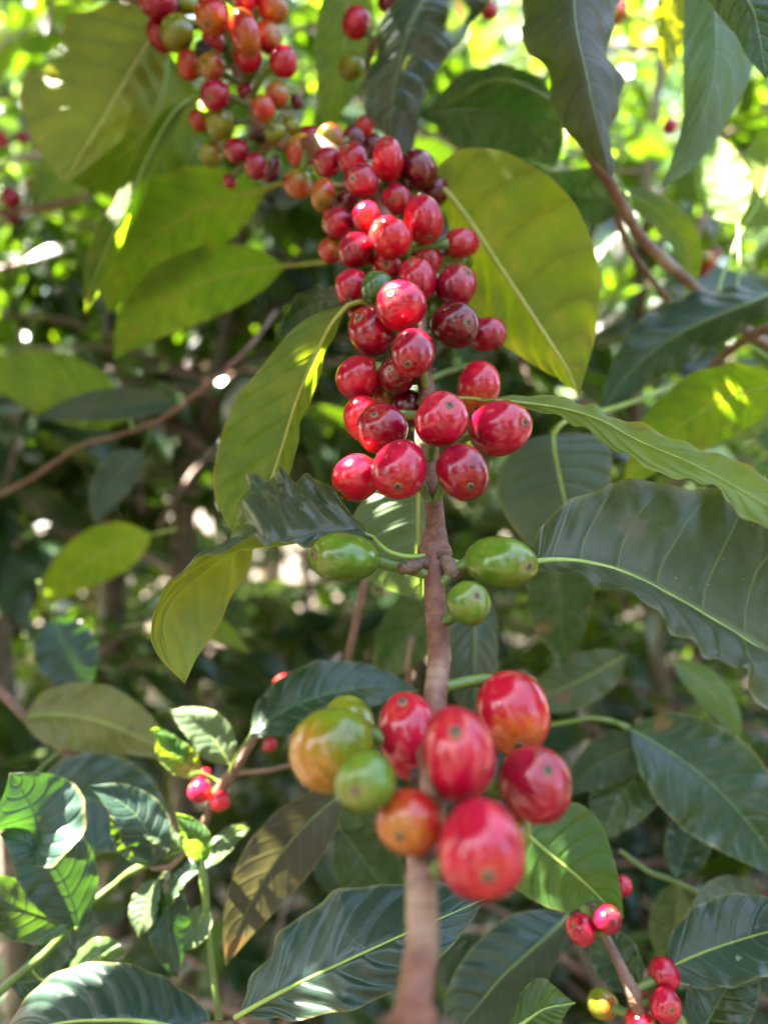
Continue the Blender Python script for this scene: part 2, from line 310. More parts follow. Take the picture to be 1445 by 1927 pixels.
def add_cherries(root, stempath, lst, dfun, stalk=True, smallstem=.0011):
    C = []
    for t, x, y, w, h, off, *rest in lst:
        C.append(dict(t=t, x=x, y=y, w=w, h=h, d=dfun(x, y) + off, s=rest[0] if rest else None))
    relax(C); sp = spline(stempath, 300)
    for i, c_ in enumerate(C):
        d = c_['d']; cen = P(c_['x'], c_['y'], d); k = d / F / 1000
        rx, ry = c_['w'] / 2 * k, c_['h'] / 2 * k; rm = (rx + ry) / 2
        near = sp[np.argmin(np.linalg.norm(sp - cen, axis=1))]
        if c_['s'] is not None and len(c_['s']) == 2:
            ox, oy = (c_['s'][0] - c_['x']) / (c_['w'] / 2), (c_['s'][1] - c_['y']) / (c_['h'] / 2); q = math.hypot(ox, oy)
            if q > .93: ox *= .93 / q; oy *= .93 / q; q = .93
            view = nrm(nCAM - cen)
            rr = nrm(np.cross(nCY, view)); uu = np.cross(view, rr)
            ax = rr * ox - uu * oy + view * math.sqrt(1 - q * q)
        else:
            ax = cen - near; ax = ax / (np.linalg.norm(ax) + 1e-6)
            ax = ax + .25 * rng.normal(size=3) + (nCZ * .25)
        n_ = nrm(ax); view = nrm(nCAM - cen); cs = abs(float(n_ @ view)); sn = math.sqrt(max(1e-4, 1 - cs * cs))
        u_ = nrm(np.cross(n_, view) if sn > .05 else nCX - n_ * (n_ @ nCX)); p = nrm(n_ - view * (n_ @ view)) if sn > .05 else nCY
        pa = math.atan2(p @ nCY, p @ nCX); ep = math.hypot(rx * math.cos(pa), ry * math.sin(pa)); eq = math.hypot(rx * math.sin(pa), ry * math.cos(pa))
        Rv = min(ep, rm); L = math.sqrt(max(0, ep * ep - (Rv * cs)**2)) / max(sn, .3); L = min(max(L, .98 * rm), 1.25 * rm)
        Rv = math.sqrt(max(ep * ep - (L * sn)**2, (.8 * rm)**2)) / max(cs, .3) if cs > .3 else eq; Rv = min(max(Rv, .88 * rm), 1.1 * rm)
        v_ = np.cross(n_, u_)
        Mx = Matrix(((u_[0] * eq, v_[0] * Rv, n_[0] * L, cen[0]), (u_[1] * eq, v_[1] * Rv, n_[1] * L, cen[1]), (u_[2] * eq, v_[2] * Rv, n_[2] * L, cen[2]), (0, 0, 0, 1)))
        o = obj('coffee_cherry', cherry_me(c_['t'], i % 7), None, root, Mx)
        if c_['t'] in LAB: o['label'] = LAB[c_['t']]
        if c_['t'] not in ('black', 'ogreen'):
            sc_ = obj('fruit_scar', SCARG if 'green' in c_['t'] and c_['t'] != 'ogreen' else SCAR, None, o, Mx.copy())
        if stalk:
            b0 = cen - n_ * L * .93; path = [b0, b0 * .55 + near * .45 - n_ * L * .12, near]
            if np.linalg.norm(b0 - near) < .03:
                pp = spline(path, 8); st = tube_mesh('fruit_stalk', pp, np.linspace(smallstem * 1.5, smallstem, 8), np.zeros(3), 8)
                so_ = bpy.data.objects.new('fruit_stalk', st); S.collection.objects.link(so_); st.materials.append(M_GREENSTEM)
                so_.parent = o; so_.matrix_parent_inverse = Mx.inverted(); WLOC[so_] = Matrix.Identity(4)
# ------------------------------------------------------------------ leaves
def leaf(root, L, M, Rr, mat, rib=None, nu=60, nv=11, veins=9, quilt=.0009, wave=.0, nw=5, groove=.0006, camber=0., ribr=.0008, top=True, petiole=None, face_t=.4, seed=0, label=None, bites=()):
    L, M, Rr = (np.array([P(*p) for p in q]) for q in (L, M, Rr))
    return leaf3(root, L, M, Rr, mat, rib, nu, nv, veins, quilt, wave, nw, groove, camber, ribr, top, petiole, face_t, seed, label, bites)
def leaf3(root, L, M, Rr, mat, rib=None, nu=60, nv=11, veins=9, quilt=.0009, wave=.0, nw=5, groove=.0006, camber=0., ribr=.0008, top=True, petiole=None, face_t=.4, seed=0, label=None, bites=()):
    g = np.random.default_rng(seed + 11)
    L, M, Rr = spline(L, nu), spline(M, nu), spline(Rr, nu)
    v = np.linspace(-1, 1, 2 * nv + 1)
    E = np.where((v < 0)[None, :, None], L[:, None], Rr[:, None]); av = np.abs(v)[None, :, None]
    X = M[:, None] * (1 - av) + E * av
    du = np.gradient(X, axis=0); dv = np.gradient(X, axis=1)
    N = nrm(np.cross(dv, du)); N[0] = N[1]; N[-1] = N[-2]
    i = int(face_t * (nu - 1)); Nm = N[i].mean(0); pos = X[i].mean(0)
    sgn = 1. if (Nm @ (nCAM - pos) > 0) == top else -1.
    N *= sgn
    wid = np.linalg.norm(L - Rr, axis=1)[:, None] / 2; wn_ = wid / max(wid.max(), 1e-6)
    u = np.linspace(0, 1, nu)[:, None]; a1 = np.abs(v)[None]
    s_ = u * veins - a1**1.35 * 1.7
    q = .5 - .5 * np.cos(2 * np.pi * s_) + .25 * np.abs(np.sin(np.pi * s_))
    q = q * (.7 + .3 * np.sin(3.1 * u + seed) + .3 * np.sin(17 * u + 5 * v[None] + seed))
    side = np.where(v < 0, 0., 1.7)[None]
    D = quilt * q * (a1 * (1.25 - a1)) * 2.4 * wn_ - groove * np.exp(-(a1 / .06)**2) * wn_
    D = D + wave * a1**2.2 * wn_ * (np.sin(2 * np.pi * nw * u * (1 + .15 * np.sin(5 * u)) + side + g.uniform(0, 6)) + .5 * np.sin(2 * np.pi * nw * 1.7 * u + 2.3 * side + g.uniform(0, 6)))
    D = D + camber * wid * (a1**2) + .0006 * np.sin(7 * u + 3 * v[None] + seed)
    X = X + N * D[..., None]; m_ = 2 * nv + 1
    ii, jj = np.meshgrid(np.arange(nu - 1), np.arange(m_ - 1), indexing='ij')
    a = ii * m_ + jj
    f = np.stack([a, a + 1, a + m_ + 1, a + m_], -1).reshape(-1, 4)     # normal ~ dv x du
    if sgn < 0: f = f[:, ::-1]
    uv = np.stack(np.broadcast_arrays(u, (v[None] + 1) / 2), -1).reshape(-1, 2)
    fu = uv[f].mean(1); kp = np.ones(len(f), bool)
    for bu, bv, br in bites: kp &= np.hypot((fu[:, 0] - bu) * 1.6, fu[:, 1] - bv) > br * (1 + .3 * np.sin(9 * np.arctan2(fu[:, 1] - bv, fu[:, 0] - bu)))
    f = f[kp]
    org = M[0]
    o = obj('leaf', mesh('leaf', X.reshape(-1, 3) - org, f, uv), LM[mat] if isinstance(mat, str) else mat, root, Matrix.Translation(V3(org)))
    if label: o['label'] = label
    rm = rib or (M_RIBD if mat in ('dark', 'blue', 'brown', 'bush') else M_RIB)
    mp = X[:, nv] + (0 if ribr is None else 0)
    if ribr:
        obj('midrib', tube_mesh('midrib', mp, np.linspace(ribr, ribr * .15, nu), org, 8), rm, o, Matrix.Translation(V3(org)))
    if petiole:
        pp = spline([p if isinstance(p, np.ndarray) else P(*p) for p in petiole] + [mp[1]], 14)
        obj('petiole', tube_mesh('petiole', pp, np.linspace(ribr * 1.6, ribr * 1.05, 14), pp[0], 10), rm if rm is not M_RIBD else M_GREENSTEM, o, Matrix.Translation(V3(pp[0])))
    return o
def prof(u): 
    w = u**.72 * (1 - u)**.98; w = w / w.max(); return w
def sleaf(root, base, tip, width, mat, bend=(0, 0, 0), tilt=0., fold=.12, k=9, asym=1., **kw):
    """base, tip: (x,y,d); width: px at mid; bend: offset of the middle (px,px,mm); tilt: roll about the axis in degrees"""
    b, t = np.array(base, float), np.array(tip, float); mid = (b + t) / 2 + np.array(bend, float)
    u = np.linspace(0, 1, k)[:, None]
    ctl = 2 * mid - (b + t) / 2; C = (1 - u)**2 * b + 2 * u * (1 - u) * ctl + u**2 * t
    M = np.array([P(*p) for p in C]); T = nrm(np.gradient(M, axis=0))
    view = nrm(nCAM - M[k // 2]); q = nrm(np.cross(T, view)); n_ = np.cross(q, T)
    a = R_(tilt); w3 = nrm(q * math.cos(a) + n_ * math.sin(a)); nn = nrm(np.cross(w3, T)); 
    if kw.pop('glaze', False):
        H = nrm(np.array(SUND) + view); w3 = nrm(np.cross(np.broadcast_to(H, T.shape), T)); w3 = w3 * np.sign((w3[k // 2] @ q[k // 2]) or 1.); nn = nrm(np.cross(w3, T))
    hw = prof(np.linspace(0, 1, k))[:, None] * width / 2 * mid[2] / F / 1000
    wr = width * mid[2] / F / 1000
    kw.setdefault('nu', 36); kw.setdefault('nv', 7); kw.setdefault('wave', min(.0018, .034 * wr)); kw.setdefault('quilt', min(.0008, .016 * wr)); kw.setdefault('ribr', min(.0006, .016 * wr)); kw.setdefault('groove', min(.0006, .012 * wr))
    L = M - w3 * hw * asym + nn * hw * fold * (1 if nn[k // 2] @ view > 0 else -1); R2 = M + w3 * hw / max(asym, .2) * min(1, asym + .0001 if asym < 1 else 1) + nn * hw * fold * (1 if nn[k // 2] @ view > 0 else -1)
    if 'petiole' not in kw:
        pb = P(*b); d0 = nrm(pb - M[1]); allp = np.vstack(STEMS[root]) if root in STEMS else pb[None]
        dd_ = np.linalg.norm(allp - (pb + d0 * .004), axis=1); q_ = allp[np.argmin(dd_)]
        ln = dd_.min()
        kw['petiole'] = [q_, q_ * .5 + (pb + d0 * ln * .4) * .5] if ln < .055 else [pb + d0 * .02]
    return leaf3(root, L, M, R2, mat, **kw)
# ------------------------------------------------------------------ the main branch
STEM = [(785,2010,96),(783,1930,101),(785,1850,106),(793,1700,114),(805,1560,125),(815,1450,135),(821,1300,151),(822,1180,164),(819,1040,179),(813,930,190),(806,820,201),(800,720,211),(785,620,224),(755,500,240),(720,400,252),(675,320,264),(600,275,275),(545,270,290),(500,268,298),(470,190,300),(440,110,307),(415,40,313),(385,-60,322)]
SP = np.array([P(*p) for p in STEM])
main = thing('coffee_branch', P(785, 2010, 96), 'long fruiting coffee branch running up the middle, loaded with clusters of red cherries', 'branch')
yy = np.array([p[1] for p in STEM])[::-1]; dd = np.array([p[2] for p in STEM])[::-1]
STEMS[main] = [spline(SP, 200)]
n = 420; path = spline(SP, n); t = np.linspace(0, len(STEM) - 1, n)
r = np.full(n, .00245)
for (k, amp, wd) in ((1.25, .0010, .25), (5.2, .0006, .3), (7.97, .0016, .10), (8.15, .0007, .18), (10.0, .0012, .3), (12.2, .001, .3), (14, .0008, .3), (16, .001, .3), (18.1, .0012, .3), (20.3, .0008, .3)):
    r += amp * np.exp(-((t - k) / wd)**2)
path = path + .0004 * np.stack([np.sin(t * 3.1), np.cos(t * 2.3), np.sin(t * 4)], 1)
obj('stem', tube_mesh('stem', path, r, SP[0], 22, .013, 3), M_STEM, main, Matrix.Translation(V3(SP[0])))
def collar(x, y, d, rad, seed, par, k=6):       # ragged dry stipule scales round a node
    c0 = P(x, y, d); g = np.random.default_rng(seed); V, Fc = [], []
    for j in range(k):
        a = 2 * math.pi * j / k + g.uniform(-.2, .2)
        dr = nCX * math.cos(a) - nCZ * math.sin(a)
        pp = [c0 + dr * rad * .7 - nCY * .0006, c0 + dr * rad * 1.12 + nCY * g.uniform(.0, .0008), c0 + dr * rad * g.uniform(1.25, 1.6) - nCY * g.uniform(.0, .001)]
        v, f = tube_vf(spline(pp, 6), np.array([.0011, .0012, .0010, .0009, .0006, .0003]) * g.uniform(.8, 1.3), 8, .16, seed + j)
        f = f + sum(len(q) for q in V); V.append(v); Fc.append(f)
    v = np.vstack(V); f = np.vstack(Fc)
    me = bpy.data.meshes.new('node_scale'); me.from_pydata((v - c0).tolist(), [], [list(dict.fromkeys(q)) for q in f.tolist()]); me.polygons.foreach_set('use_smooth', np.ones(len(me.polygons), bool))
    return obj('node_scale', me, M_DRY, par, Matrix.Translation(V3(c0)))
collar(820, 1046, 178.5, .0026, 1, main, 9)
collar(783, 1938, 101, .0036, 2, main, 7); collar(808, 838, 199, .0024, 3, main); collar(812, 1460, 136, .0028, 7, main, 7); collar(782, 592, 226, .0024, 8, main); collar(800, 700, 213, .0022, 9, main, 5); collar(490, 258, 292, .0028, 4, main)
# dry stub and swollen joint beside the node
tube('node_stub', [P(815,1052,178), P(790,1060,174), P(772,1068,171), P(752,1071,170)], [.0015, .0013, .0017, .0013], M_NODE, main, 10, .13, 5)
tube('node_stub', [P(832,1050,178), P(848,1068,173), P(862,1085,171)], [.0018, .0019, .0012], M_NODE, main, 10, .16, 6)
def dmain(x, y):
    if x < 600 and y < 430: return 284 + max(0, (560 - x)) * .07
    return float(np.interp(y, yy[6:] if False else [230, 262, 320, 400, 500, 620, 720, 820, 930, 1040, 1180, 1300, 1450, 1560, 1700], [280, 274, 264, 252, 240, 224, 211, 201, 190, 179, 164, 151, 135, 125, 114]))
CH = [
 ('rorange',566,285,58,61,2),('dred',585,257,46,42,10),('orange',622,260,47,52,3),('wine',665,262,42,48,6),('rbot',686,237,33,36,24),('wine',700,276,42,46,10),
 ('dred',616,306,44,58,-6),('dred',663,300,66,54,-8),('dred',680,342,66,66,-16,(663,336)),('red',730,302,59,78,-12,(729,272)),('wine',786,320,66,76,-8,(818,296)),
 ('wine',817,361,52,56,2),('orange',561,346,55,53,0),('orange',608,366,47,61,-4,(605,381)),('wine',655,376,48,40,4),('dred',747,376,58,60,-4,(741,377)),
 ('red',628,398,40,34,8),('dred',637,421,62,56,-4,(609,421)),('red',690,409,54,60,-12,(690,408)),('red',797,413,73,88,-14,(806,446)),('hot',735,447,81,76,-16,(704,430)),
 ('rorange',622,471,42,50,6),('dred',669,472,68,70,-8),('red',730,498,65,60,-4,(727,497)),('red',802,488,57,58,4),('red',867,458,70,54,4),('green',861,491,60,46,10),
 ('red',664,541,66,72,2),('dgreen',710,542,61,67,-10),('red',786,527,71,82,-10,(774,495)),('dred',858,538,76,77,-8,(880,514)),('red',754,576,91,98,-24,(736,553)),
 ('green',812,582,36,40,4),('wine',855,612,91,86,-14,(880,608)),('dred',914,629,76,68,2),('dred',700,624,88,94,-6,(676,597)),('rorange',678,583,50,42,8),
 ('dred',777,665,80,95,-22,(770,682)),('wine',748,706,72,74,-4,(733,696)),('red',676,711,86,84,0),('orange',727,742,64,54,12),('wine',772,768,50,78,8),
 ('rbot',900,728,84,96,4,(898,768)),('red',830,790,106,102,-24,(846,763)),('red',940,806,117,104,-8,(986,797)),('dred',718,807,94,96,-12,(704,780)),('hot',684,786,62,86,2),
 ('red',752,883,103,113,-20,(749,913)),('dred',870,888,98,110,-18,(883,915)),('hot',670,899,86,95,-6,(640,930)),
 ('green',648,1049,130,98,-8,(590,1045)),('green',941,1058,134,98,-12,(990,1063)),('green',882,1135,84,83,-12,(897,1121)),
 ('ogreen',625,1410,160,150,-1,(560,1440)),('olive',655,1362,106,96,14,(612,1334)),('green',689,1472,112,116,-16,(670,1487)),('red',772,1386,122,160,4,(761,1325)),
 ('red',862,1421,144,174,-14,(858,1385)),('rbot',965,1340,138,152,8,(975,1400)),('dred',1006,1475,142,134,4,(1030,1450)),('rorange',770,1545,118,124,-8,(753,1572)),
 ('red',905,1596,164,176,-12,(916,1639)),('olive',965,1570,48,90,16),
 ('dred',298,3,74,58,-4),('olive',348,4,50,44,6),('dred',306,66,40,66,8),('olive',334,63,58,66,-2,(326,90)),('rorange',400,30,66,64,-12,(389,45)),('red',401,80,38,50,6),
 ('red',462,-2,54,32,-4),('rorange',512,14,62,54,4,(530,20)),('rorange',461,62,58,78,-12,(469,91)),('rorange',505,70,40,60,4),('red',467,108,52,54,-4),('red',533,117,54,54,2),
 ('black',381,93,28,27,0),('rorange',357,123,42,56,0),('orange',399,126,46,52,-6,(386,119)),('dred',405,179,55,58,-6,(396,185)),('rorange',375,227,34,42,8),('olive',414,233,50,60,-2),
 ('olive',397,290,44,46,6),('dred',445,283,46,44,-2),('dred',482,313,36,52,0),('wine',510,318,30,54,6),('rorange',496,205,44,50,-6),('orange',521,178,42,48,2),
 ('olive',517,250,44,40,4),('olive',549,240,36,34,10),('dred',463,172,26,40,10),('wine',557,192,22,30,20),('dred',433,340,30,24,12)]
add_cherries(main, SP, CH, dmain)
# A  twisted leaf at the left of the node: glossy far half above the midrib, the rest turned over below
leaf(main,
 [(705,1015,178),(660,958,186),(615,912,188),(590,900,190),(560,905,189),(530,892,191),(505,906,190),(481,902,193),(466,965,200),(476,1050,206),(444,1118,202),(404,1190,193),(374,1232,190),(348,1287,188)],
 [(705,1015,178),(670,1003,177),(635,1005,176),(600,1011,175),(565,1015,174),(530,1018,174),(500,1022,174),(470,1026,176),(425,1036,182),(378,1072,188),(338,1112,188),(310,1165,187),(318,1225,188),(348,1287,188)],
 [(705,1015,178),(668,1010,174),(632,1016,171),(596,1022,170),(560,1026,169),(525,1028,169),(492,1029,169),(458,1030,170),(405,1042,173),(348,1086,178),(308,1130,182),(282,1182,185),(298,1234,187),(348,1287,188)],
 leaf_mat('leaf_twisted', (.030,.058,.045), (.13,.19,.03), (.34,.46,.02), .42, .28, dirt=.06, nv=8, yellow=.35, veins=.25), rib=M_RIB, nu=130, nv=20, veins=8, quilt=.0020, wave=.0011, nw=7, ribr=.00045, face_t=.3,
 petiole=[(812,1045,178),(770,1048,174),(735,1040,173),(716,1026,175)], seed=1, label='twisted leaf, shiny blue green above and yellow green below')
# B  big dark leaf at the right
leaf(main,
 [(1004,1060,176),(1010,1005,181),(1045,965,186),(1110,926,190),(1200,908,190),(1290,916,186),(1370,925,182),(1450,975,174),(1540,1090,166),(1600,1260,160)],
 [(1004,1060,176),(1050,1054,176),(1110,1056,176),(1180,1072,175),(1260,1110,172),(1340,1158,169),(1410,1204,166),(1470,1248,163),(1540,1310,160),(1610,1380,158)],
 [(1004,1060,176),(1040,1074,172),(1090,1087,168),(1160,1118,163),(1235,1158,158),(1288,1208,155),(1335,1252,154),(1400,1250,152),(1445,1330,152),(1560,1400,154)],
 'dusty', rib=M_RIB, nu=110, nv=20, veins=9, quilt=.0013, wave=.0014, nw=5, groove=.0010, ribr=.0008, face_t=.4, petiole=[(822,1052,179),(880,1066,184),(950,1064,182)], seed=2, bites=[(.33,-.01,.02)], label='large dusty dark green leaf with pale veins')
# C  light leaf folded along its midrib
leaf(main,
 [(905,752,206),(965,742,208),(1050,741,206),(1120,765,201),(1185,795,194),(1290,832,182),(1380,870,173),(1470,925,164),(1540,990,157)],
 [(905,752,206),(975,760,205),(1060,775,200),(1125,795,194),(1195,830,187),(1290,868,176),(1370,908,168),(1450,958,159),(1540,1010,151)],
 [(905,752,206),(985,767,204),(1065,785,197),(1130,822,188),(1195,868,179),(1280,902,169),(1350,928,162),(1400,972,157),(1500,1025,149)],
 leaf_mat('leaf_folded', (.045,.075,.02), (.12,.18,.018), (.30,.42,.010), .42, .36, dirt=.08, yellow=.06), rib=M_RIB, nu=100, nv=16, veins=9, quilt=.0012, wave=.0009, nw=7, ribr=.00035, top=False, petiole=[(806,742,210),(850,748,210),(890,750,208)], seed=3, label='light green leaf arching above the dusty leaf')
# D  yellow green leaf at the left
leaf(main,
 [(655,572,226),(570,604,225),(500,680,222),(440,762,218),(408,850,215),(404,930,213),(437,1004,212)],
 [(655,572,226),(622,612,227),(588,680,226),(556,760,222),(528,850,219),(496,930,216),(437,1004,212)],
 [(655,572,226),(636,618,228),(606,690,229),(577,770,227),(556,850,224),(520,940,220),(437,1004,212)],
 'olive', rib=M_RIBY, nu=90, nv=16, veins=8, quilt=.0012, wave=.0011, nw=4, ribr=.0007, top=False, petiole=[(775,600,226),(720,575,228),(680,568,227)], seed=4, label='yellow green leaf hanging in front of the shade, left of the cherries')
sleaf(main, (668,568,228), (520,640,250), 70, 'blue', bend=(-10,-28,6), tilt=35, seed=44, wave=.001)
# E  big yellow leaf right of the cherries
leaf(main,
 [(818,345,262),(835,300,264),(880,280,262),(965,292,256),(1045,342,248),(1102,425,242),(1126,520,238),(1118,630,236),(1102,700,236),(1088,748,236)],
 [(818,345,262),(850,372,262),(890,425,258),(935,495,252),(980,562,246),(1020,622,242),(1050,668,240),(1070,700,238),(1082,728,236),(1088,748,236)],
 [(818,345,262),(835,395,266),(850,460,266),(868,530,262),(905,605,256),(958,660,250),(1005,690,246),(1045,712,242),(1072,732,238),(1088,748,236)],
 'yellow', rib=M_RIBY, nu=100, nv=18, veins=9, quilt=.0021, wave=.0012, nw=4, ribr=.0013, top=False, petiole=[(728,420,254),(770,365,260),(800,350,262)], seed=5, bites=[(.30,1.02,.03),(.78,.98,.025)], label='large yellowing leaf hanging behind the cherries')
# P  broad leaf behind the node
leaf(main,
 [(800,850,232),(740,885,233),(690,930,232),(655,1000,230),(670,1060,230),(720,1105,232),(790,1130,234)],
 [(800,850,232),(788,900,232),(786,950,232),(787,1000,231),(789,1050,231),(791,1090,232),(790,1130,234)],
 [(800,850,232),(812,900,236),(818,950,238),(822,1000,239),(820,1050,238),(810,1090,236),(790,1130,234)],
 'pale', rib=M_RIBY, nu=70, nv=14, veins=8, ribr=.0009, top=True, petiole=[(803,790,204),(806,815,222)], seed=6, wave=.0012, label='broad dull green leaf half hidden behind the node')
# ------------------------------------------------------------------ neighbouring branches
def twig(root, pts, rad, mat=None, name='stem', rough=.03):
    pp = [P(*p) for p in pts]
    o = tube(name, pp, rad, mat or M_TWIG, root, 12, rough, len(pts), n=max(30, 14 * len(pts)))
    STEMS.setdefault(root, []).append(spline(pp, 80))
    return o, np.array(pp)
def branch(pts, rad, label, mat=None, group=None):
    t_ = thing('coffee_branch', P(*pts[0]), label, 'branch', group)
    o, pp = twig(t_, pts, rad, mat); return t_, pp
G = None
# b1 upper left
b1, s1 = branch([(520,-60,330),(430,-10,322),(330,20,312),(200,-20,318),(60,-70,330)], [.0022,.002,.0018,.0016], 'leafy coffee branch at the upper left with a big torn olive leaf')
leaf(b1, [(297,28,324),(250,8,326),(180,12,326),(118,42,326),(100,82,326),(50,130,324),(40,205,320),(62,265,316),(92,310,312),(118,345,310)],
 [(297,28,324),(285,65,322),(262,108,320),(238,150,318),(215,192,316),(195,230,314),(170,268,312),(150,298,311),(132,325,310),(118,345,310)],
 [(297,28,324),(310,70,328),(312,115,332),(308,155,334),(292,195,332),(262,232,328),(220,275,322),(180,305,317),(145,330,313),(118,345,310)],
 leaf_mat('leaf_torn', (.07,.10,.03),(.20,.25,.05),(.40,.46,.03),.5,.45,dirt=.1,yellow=.3), rib=M_RIBY, nu=90, nv=16, veins=9, quilt=.0026, wave=.001, nw=4, ribr=.0011, top=False, petiole=[(330,18,322),(312,22,311)], seed=7, bites=[(.47,.02,.055),(.42,.0,.05),(.52,-.01,.06)], label='big olive leaf with a prominent yellow midrib')
sleaf(b1, (318,100,352), (135,345,345), 190, 'olive', bend=(40,30,0), tilt=20, seed=8, top=False)
leaf(b1, [(365,182,335),(300,212,335),(246,300,333),(214,380,332),(186,425,332),(162,500,334),(160,590,336)],
 [(365,182,335),(322,218,328),(272,312,327),(240,392,326),(208,450,327),(180,520,330),(160,590,336)],
 [(365,182,335),(342,222,338),(296,320,336),(262,400,336),(226,468,338),(192,540,338),(160,590,336)], 'olive', nu=50, nv=9, veins=8, top=False, ribr=.0006, petiole=[(470,140,310),(420,165,325)], seed=9, label='narrow curling leaf hanging under the olive leaf')
sleaf(b1, (505,352,345), (205,590,375), 165, 'olive', bend=(-60,-30,0), tilt=15, seed=10, top=False, rib=M_RIBY, nu=50)
sleaf(b1, (540,500,355), (215,680,380), 130, 'olive', bend=(-40,-38,0), tilt=15, seed=11, top=False, rib=M_RIBY, nu=50)
sleaf(b1, (440,330,372), (250,430,392), 110, 'pale', bend=(-10,-20,0), tilt=-20, seed=12, top=True)
# b2 top middle
b2, s2 = branch([(800,-80,300),(760,-10,302),(735,50,305),(700,90,312),(690,130,325)], [.0026,.0022,.002,.0014], 'coffee twig at the top centre with a shiny grey blue leaf and a few cherries')
add_cherries(b2, s2, [('red',671,43,46,62,0),('olive',662,124,50,50,4),('wine',735,2,50,46,-6),('orange',757,18,30,34,8),('red',920,20,34,30,60)], lambda x, y: 308)
leaf(b2, [(820,-60,285),(750,-10,288),(716,60,292),(700,120,295),(688,180,298),(695,230,300),(735,262,302)],
 [(820,-60,285),(795,0,282),(768,60,284),(752,120,288),(742,170,292),(735,220,297),(735,262,302)],
 [(820,-60,285),(912,-20,290),(898,40,294),(842,95,296),(812,150,298),(790,205,300),(735,262,302)], leaf_mat('leaf_shiny_grey', (.045,.062,.05),(.1,.15,.05),(.14,.25,.03),.18,.24,dirt=.25,veins=.2), nu=70, nv=14, veins=8, quilt=.0009, wave=.0020, nw=3, rib=M_RIBD, ribr=.0005, seed=13, label='shiny grey blue leaf with bright streaks')
sleaf(b2, (650,-60,330), (600,250,335), 110, 'olive', bend=(20,0,0), tilt=10, seed=14, top=False)
sleaf(b2, (740,120,320), (760,330,330), 80, 'brown', tilt=30, seed=15)
# b3 upper right brown twig with hanging leaves
b3, s3 = branch([(1080,-80,262),(1095,120,270),(1108,280,280),(1150,350,288),(1200,440,298),(1250,490,305),(1312,545,312),(1400,620,322),(1500,680,330)], [.0022,.0021,.0021,.0022,.0022,.0026,.0020,.0022,.002], 'brown coffee twig slanting down at the upper right behind hanging leaves')
leaf(b3, [(1100,-90,252),(990,-40,250),(974,15,248),(982,80,246),(1018,130,244),(1030,190,243),(1062,245,242),(1100,290,243),(1150,330,244)],
 [(1100,-90,252),(1085,-40,242),(1082,20,239),(1090,80,237),(1102,135,236),(1112,190,236),(1125,245,238),(1138,290,241),(1150,330,244)],
 [(1100,-90,252),(1190,-40,252),(1178,15,250),(1172,70,249),(1192,135,248),(1184,195,247),(1170,250,246),(1165,290,245),(1150,330,244)],
 leaf_mat('leaf_brown_stained', (.06,.052,.028),(.12,.16,.03),(.22,.42,.01),.28,.58,dirt=1.,veins=.15,blotch=(.12,.075,.05)), nu=90, nv=16, veins=8, quilt=.0010, wave=.0022, nw=4, camber=-.35, rib=M_RIBD, ribr=.0005, seed=16, label='long dark leaf stained brown hanging straight down')
leaf(b3, [(1350,-80,275),(1290,-40,272),(1286,30,270),(1284,110,268),(1286,190,268),(1278,250,268),(1262,305,268),(1243,352,268)],
 [(1350,-80,275),(1345,-30,268),(1345,30,265),(1345,95,264),(1335,165,264),(1315,235,265),(1285,300,267),(1243,352,268)],
 [(1350,-80,275),(1405,-40,276),(1425,30,275),(1428,100,274),(1398,180,273),(1350,255,272),(1302,315,270),(1243,352,268)], 'pale', rib=M_RIBD, ribr=.0006, nu=80, nv=14, veins=8, quilt=.0008, wave=.001, nw=3, seed=17, label='pale grey green leaf hanging to a point')
leaf(b3, [(1360,-60,225),(1320,-20,228),(1352,30,230),(1385,70,230),(1405,110,230),(1440,148,229)],
 [(1360,-60,225),(1380,-30,226),(1410,10,226),(1425,50,227),(1435,100,228),(1440,148,229)],
 [(1360,-60,225),(1480,-60,226),(1500,0,226),(1510,50,227),(1480,110,228),(1440,148,229)], 'dark', nu=50, nv=10, seed=18)
sleaf(b3, (1270,-70,330), (1255,140,330), 62, 'yellow', seed=19, top=False, tilt=15)
sleaf(b3, (800,215,325), (1045,315,345), 170, 'dark', bend=(40,-45,0), tilt=-20, seed=20, petiole=[(1100,230,278),(950,150,300),(850,190,318)])
sleaf(b3, (1390,420,335), (1340,250,350), 90, 'light', bend=(-10,0,0), seed=21, top=False)
sleaf(b3, (1395,430,335), (1430,235,350), 130, 'olive', bend=(30,0,0), seed=22, top=False)
sleaf(b3, (1150,350,300), (1290,560,330), 70, 'olive', bend=(60,-10,0), seed=23, top=False, tilt=40)
sleaf(b3, (1180,360,300), (1000,330,340), 100, 'dark', bend=(0,25,0), seed=24)
tw = twig(b3, [(1150,380,310),(1185,470,325),(1230,530,340),(1270,580,350)], [.0016,.0014,.0012], name='side_twig')
# b4 right middle, bluish leaves
b4, s4 = branch([(1560,560,290),(1480,600,300),(1400,640,318),(1330,700,340),(1260,800,360)], [.0024,.002,.0018,.0015], 'coffee branch at the right edge with dark blue green leaves')
leaf(b4, [(1470,545,298),(1400,538,304),(1320,548,310),(1240,580,314),(1180,632,316),(1145,700,318),(1128,775,320)],
 [(1470,545,298),(1410,570,298),(1340,598,302),(1270,632,307),(1215,672,311),(1170,718,316),(1128,775,320)],
 [(1470,545,298),(1430,600,304),(1370,640,310),(1300,675,314),(1240,710,317),(1185,745,319),(1128,775,320)], 'blue', nu=60, nv=12, seed=25, quilt=.0009, wave=.0014, label='dark blue green leaf reaching down to the left')
sleaf(b4, (1480,725,285), (1170,925,320), 150, 'olive', bend=(-20,-45,0), tilt=25, seed=26, top=False)
sleaf(b4, (1470,760,320), (1290,860,350), 90, 'pale', bend=(0,-20,0), tilt=20, seed=27)
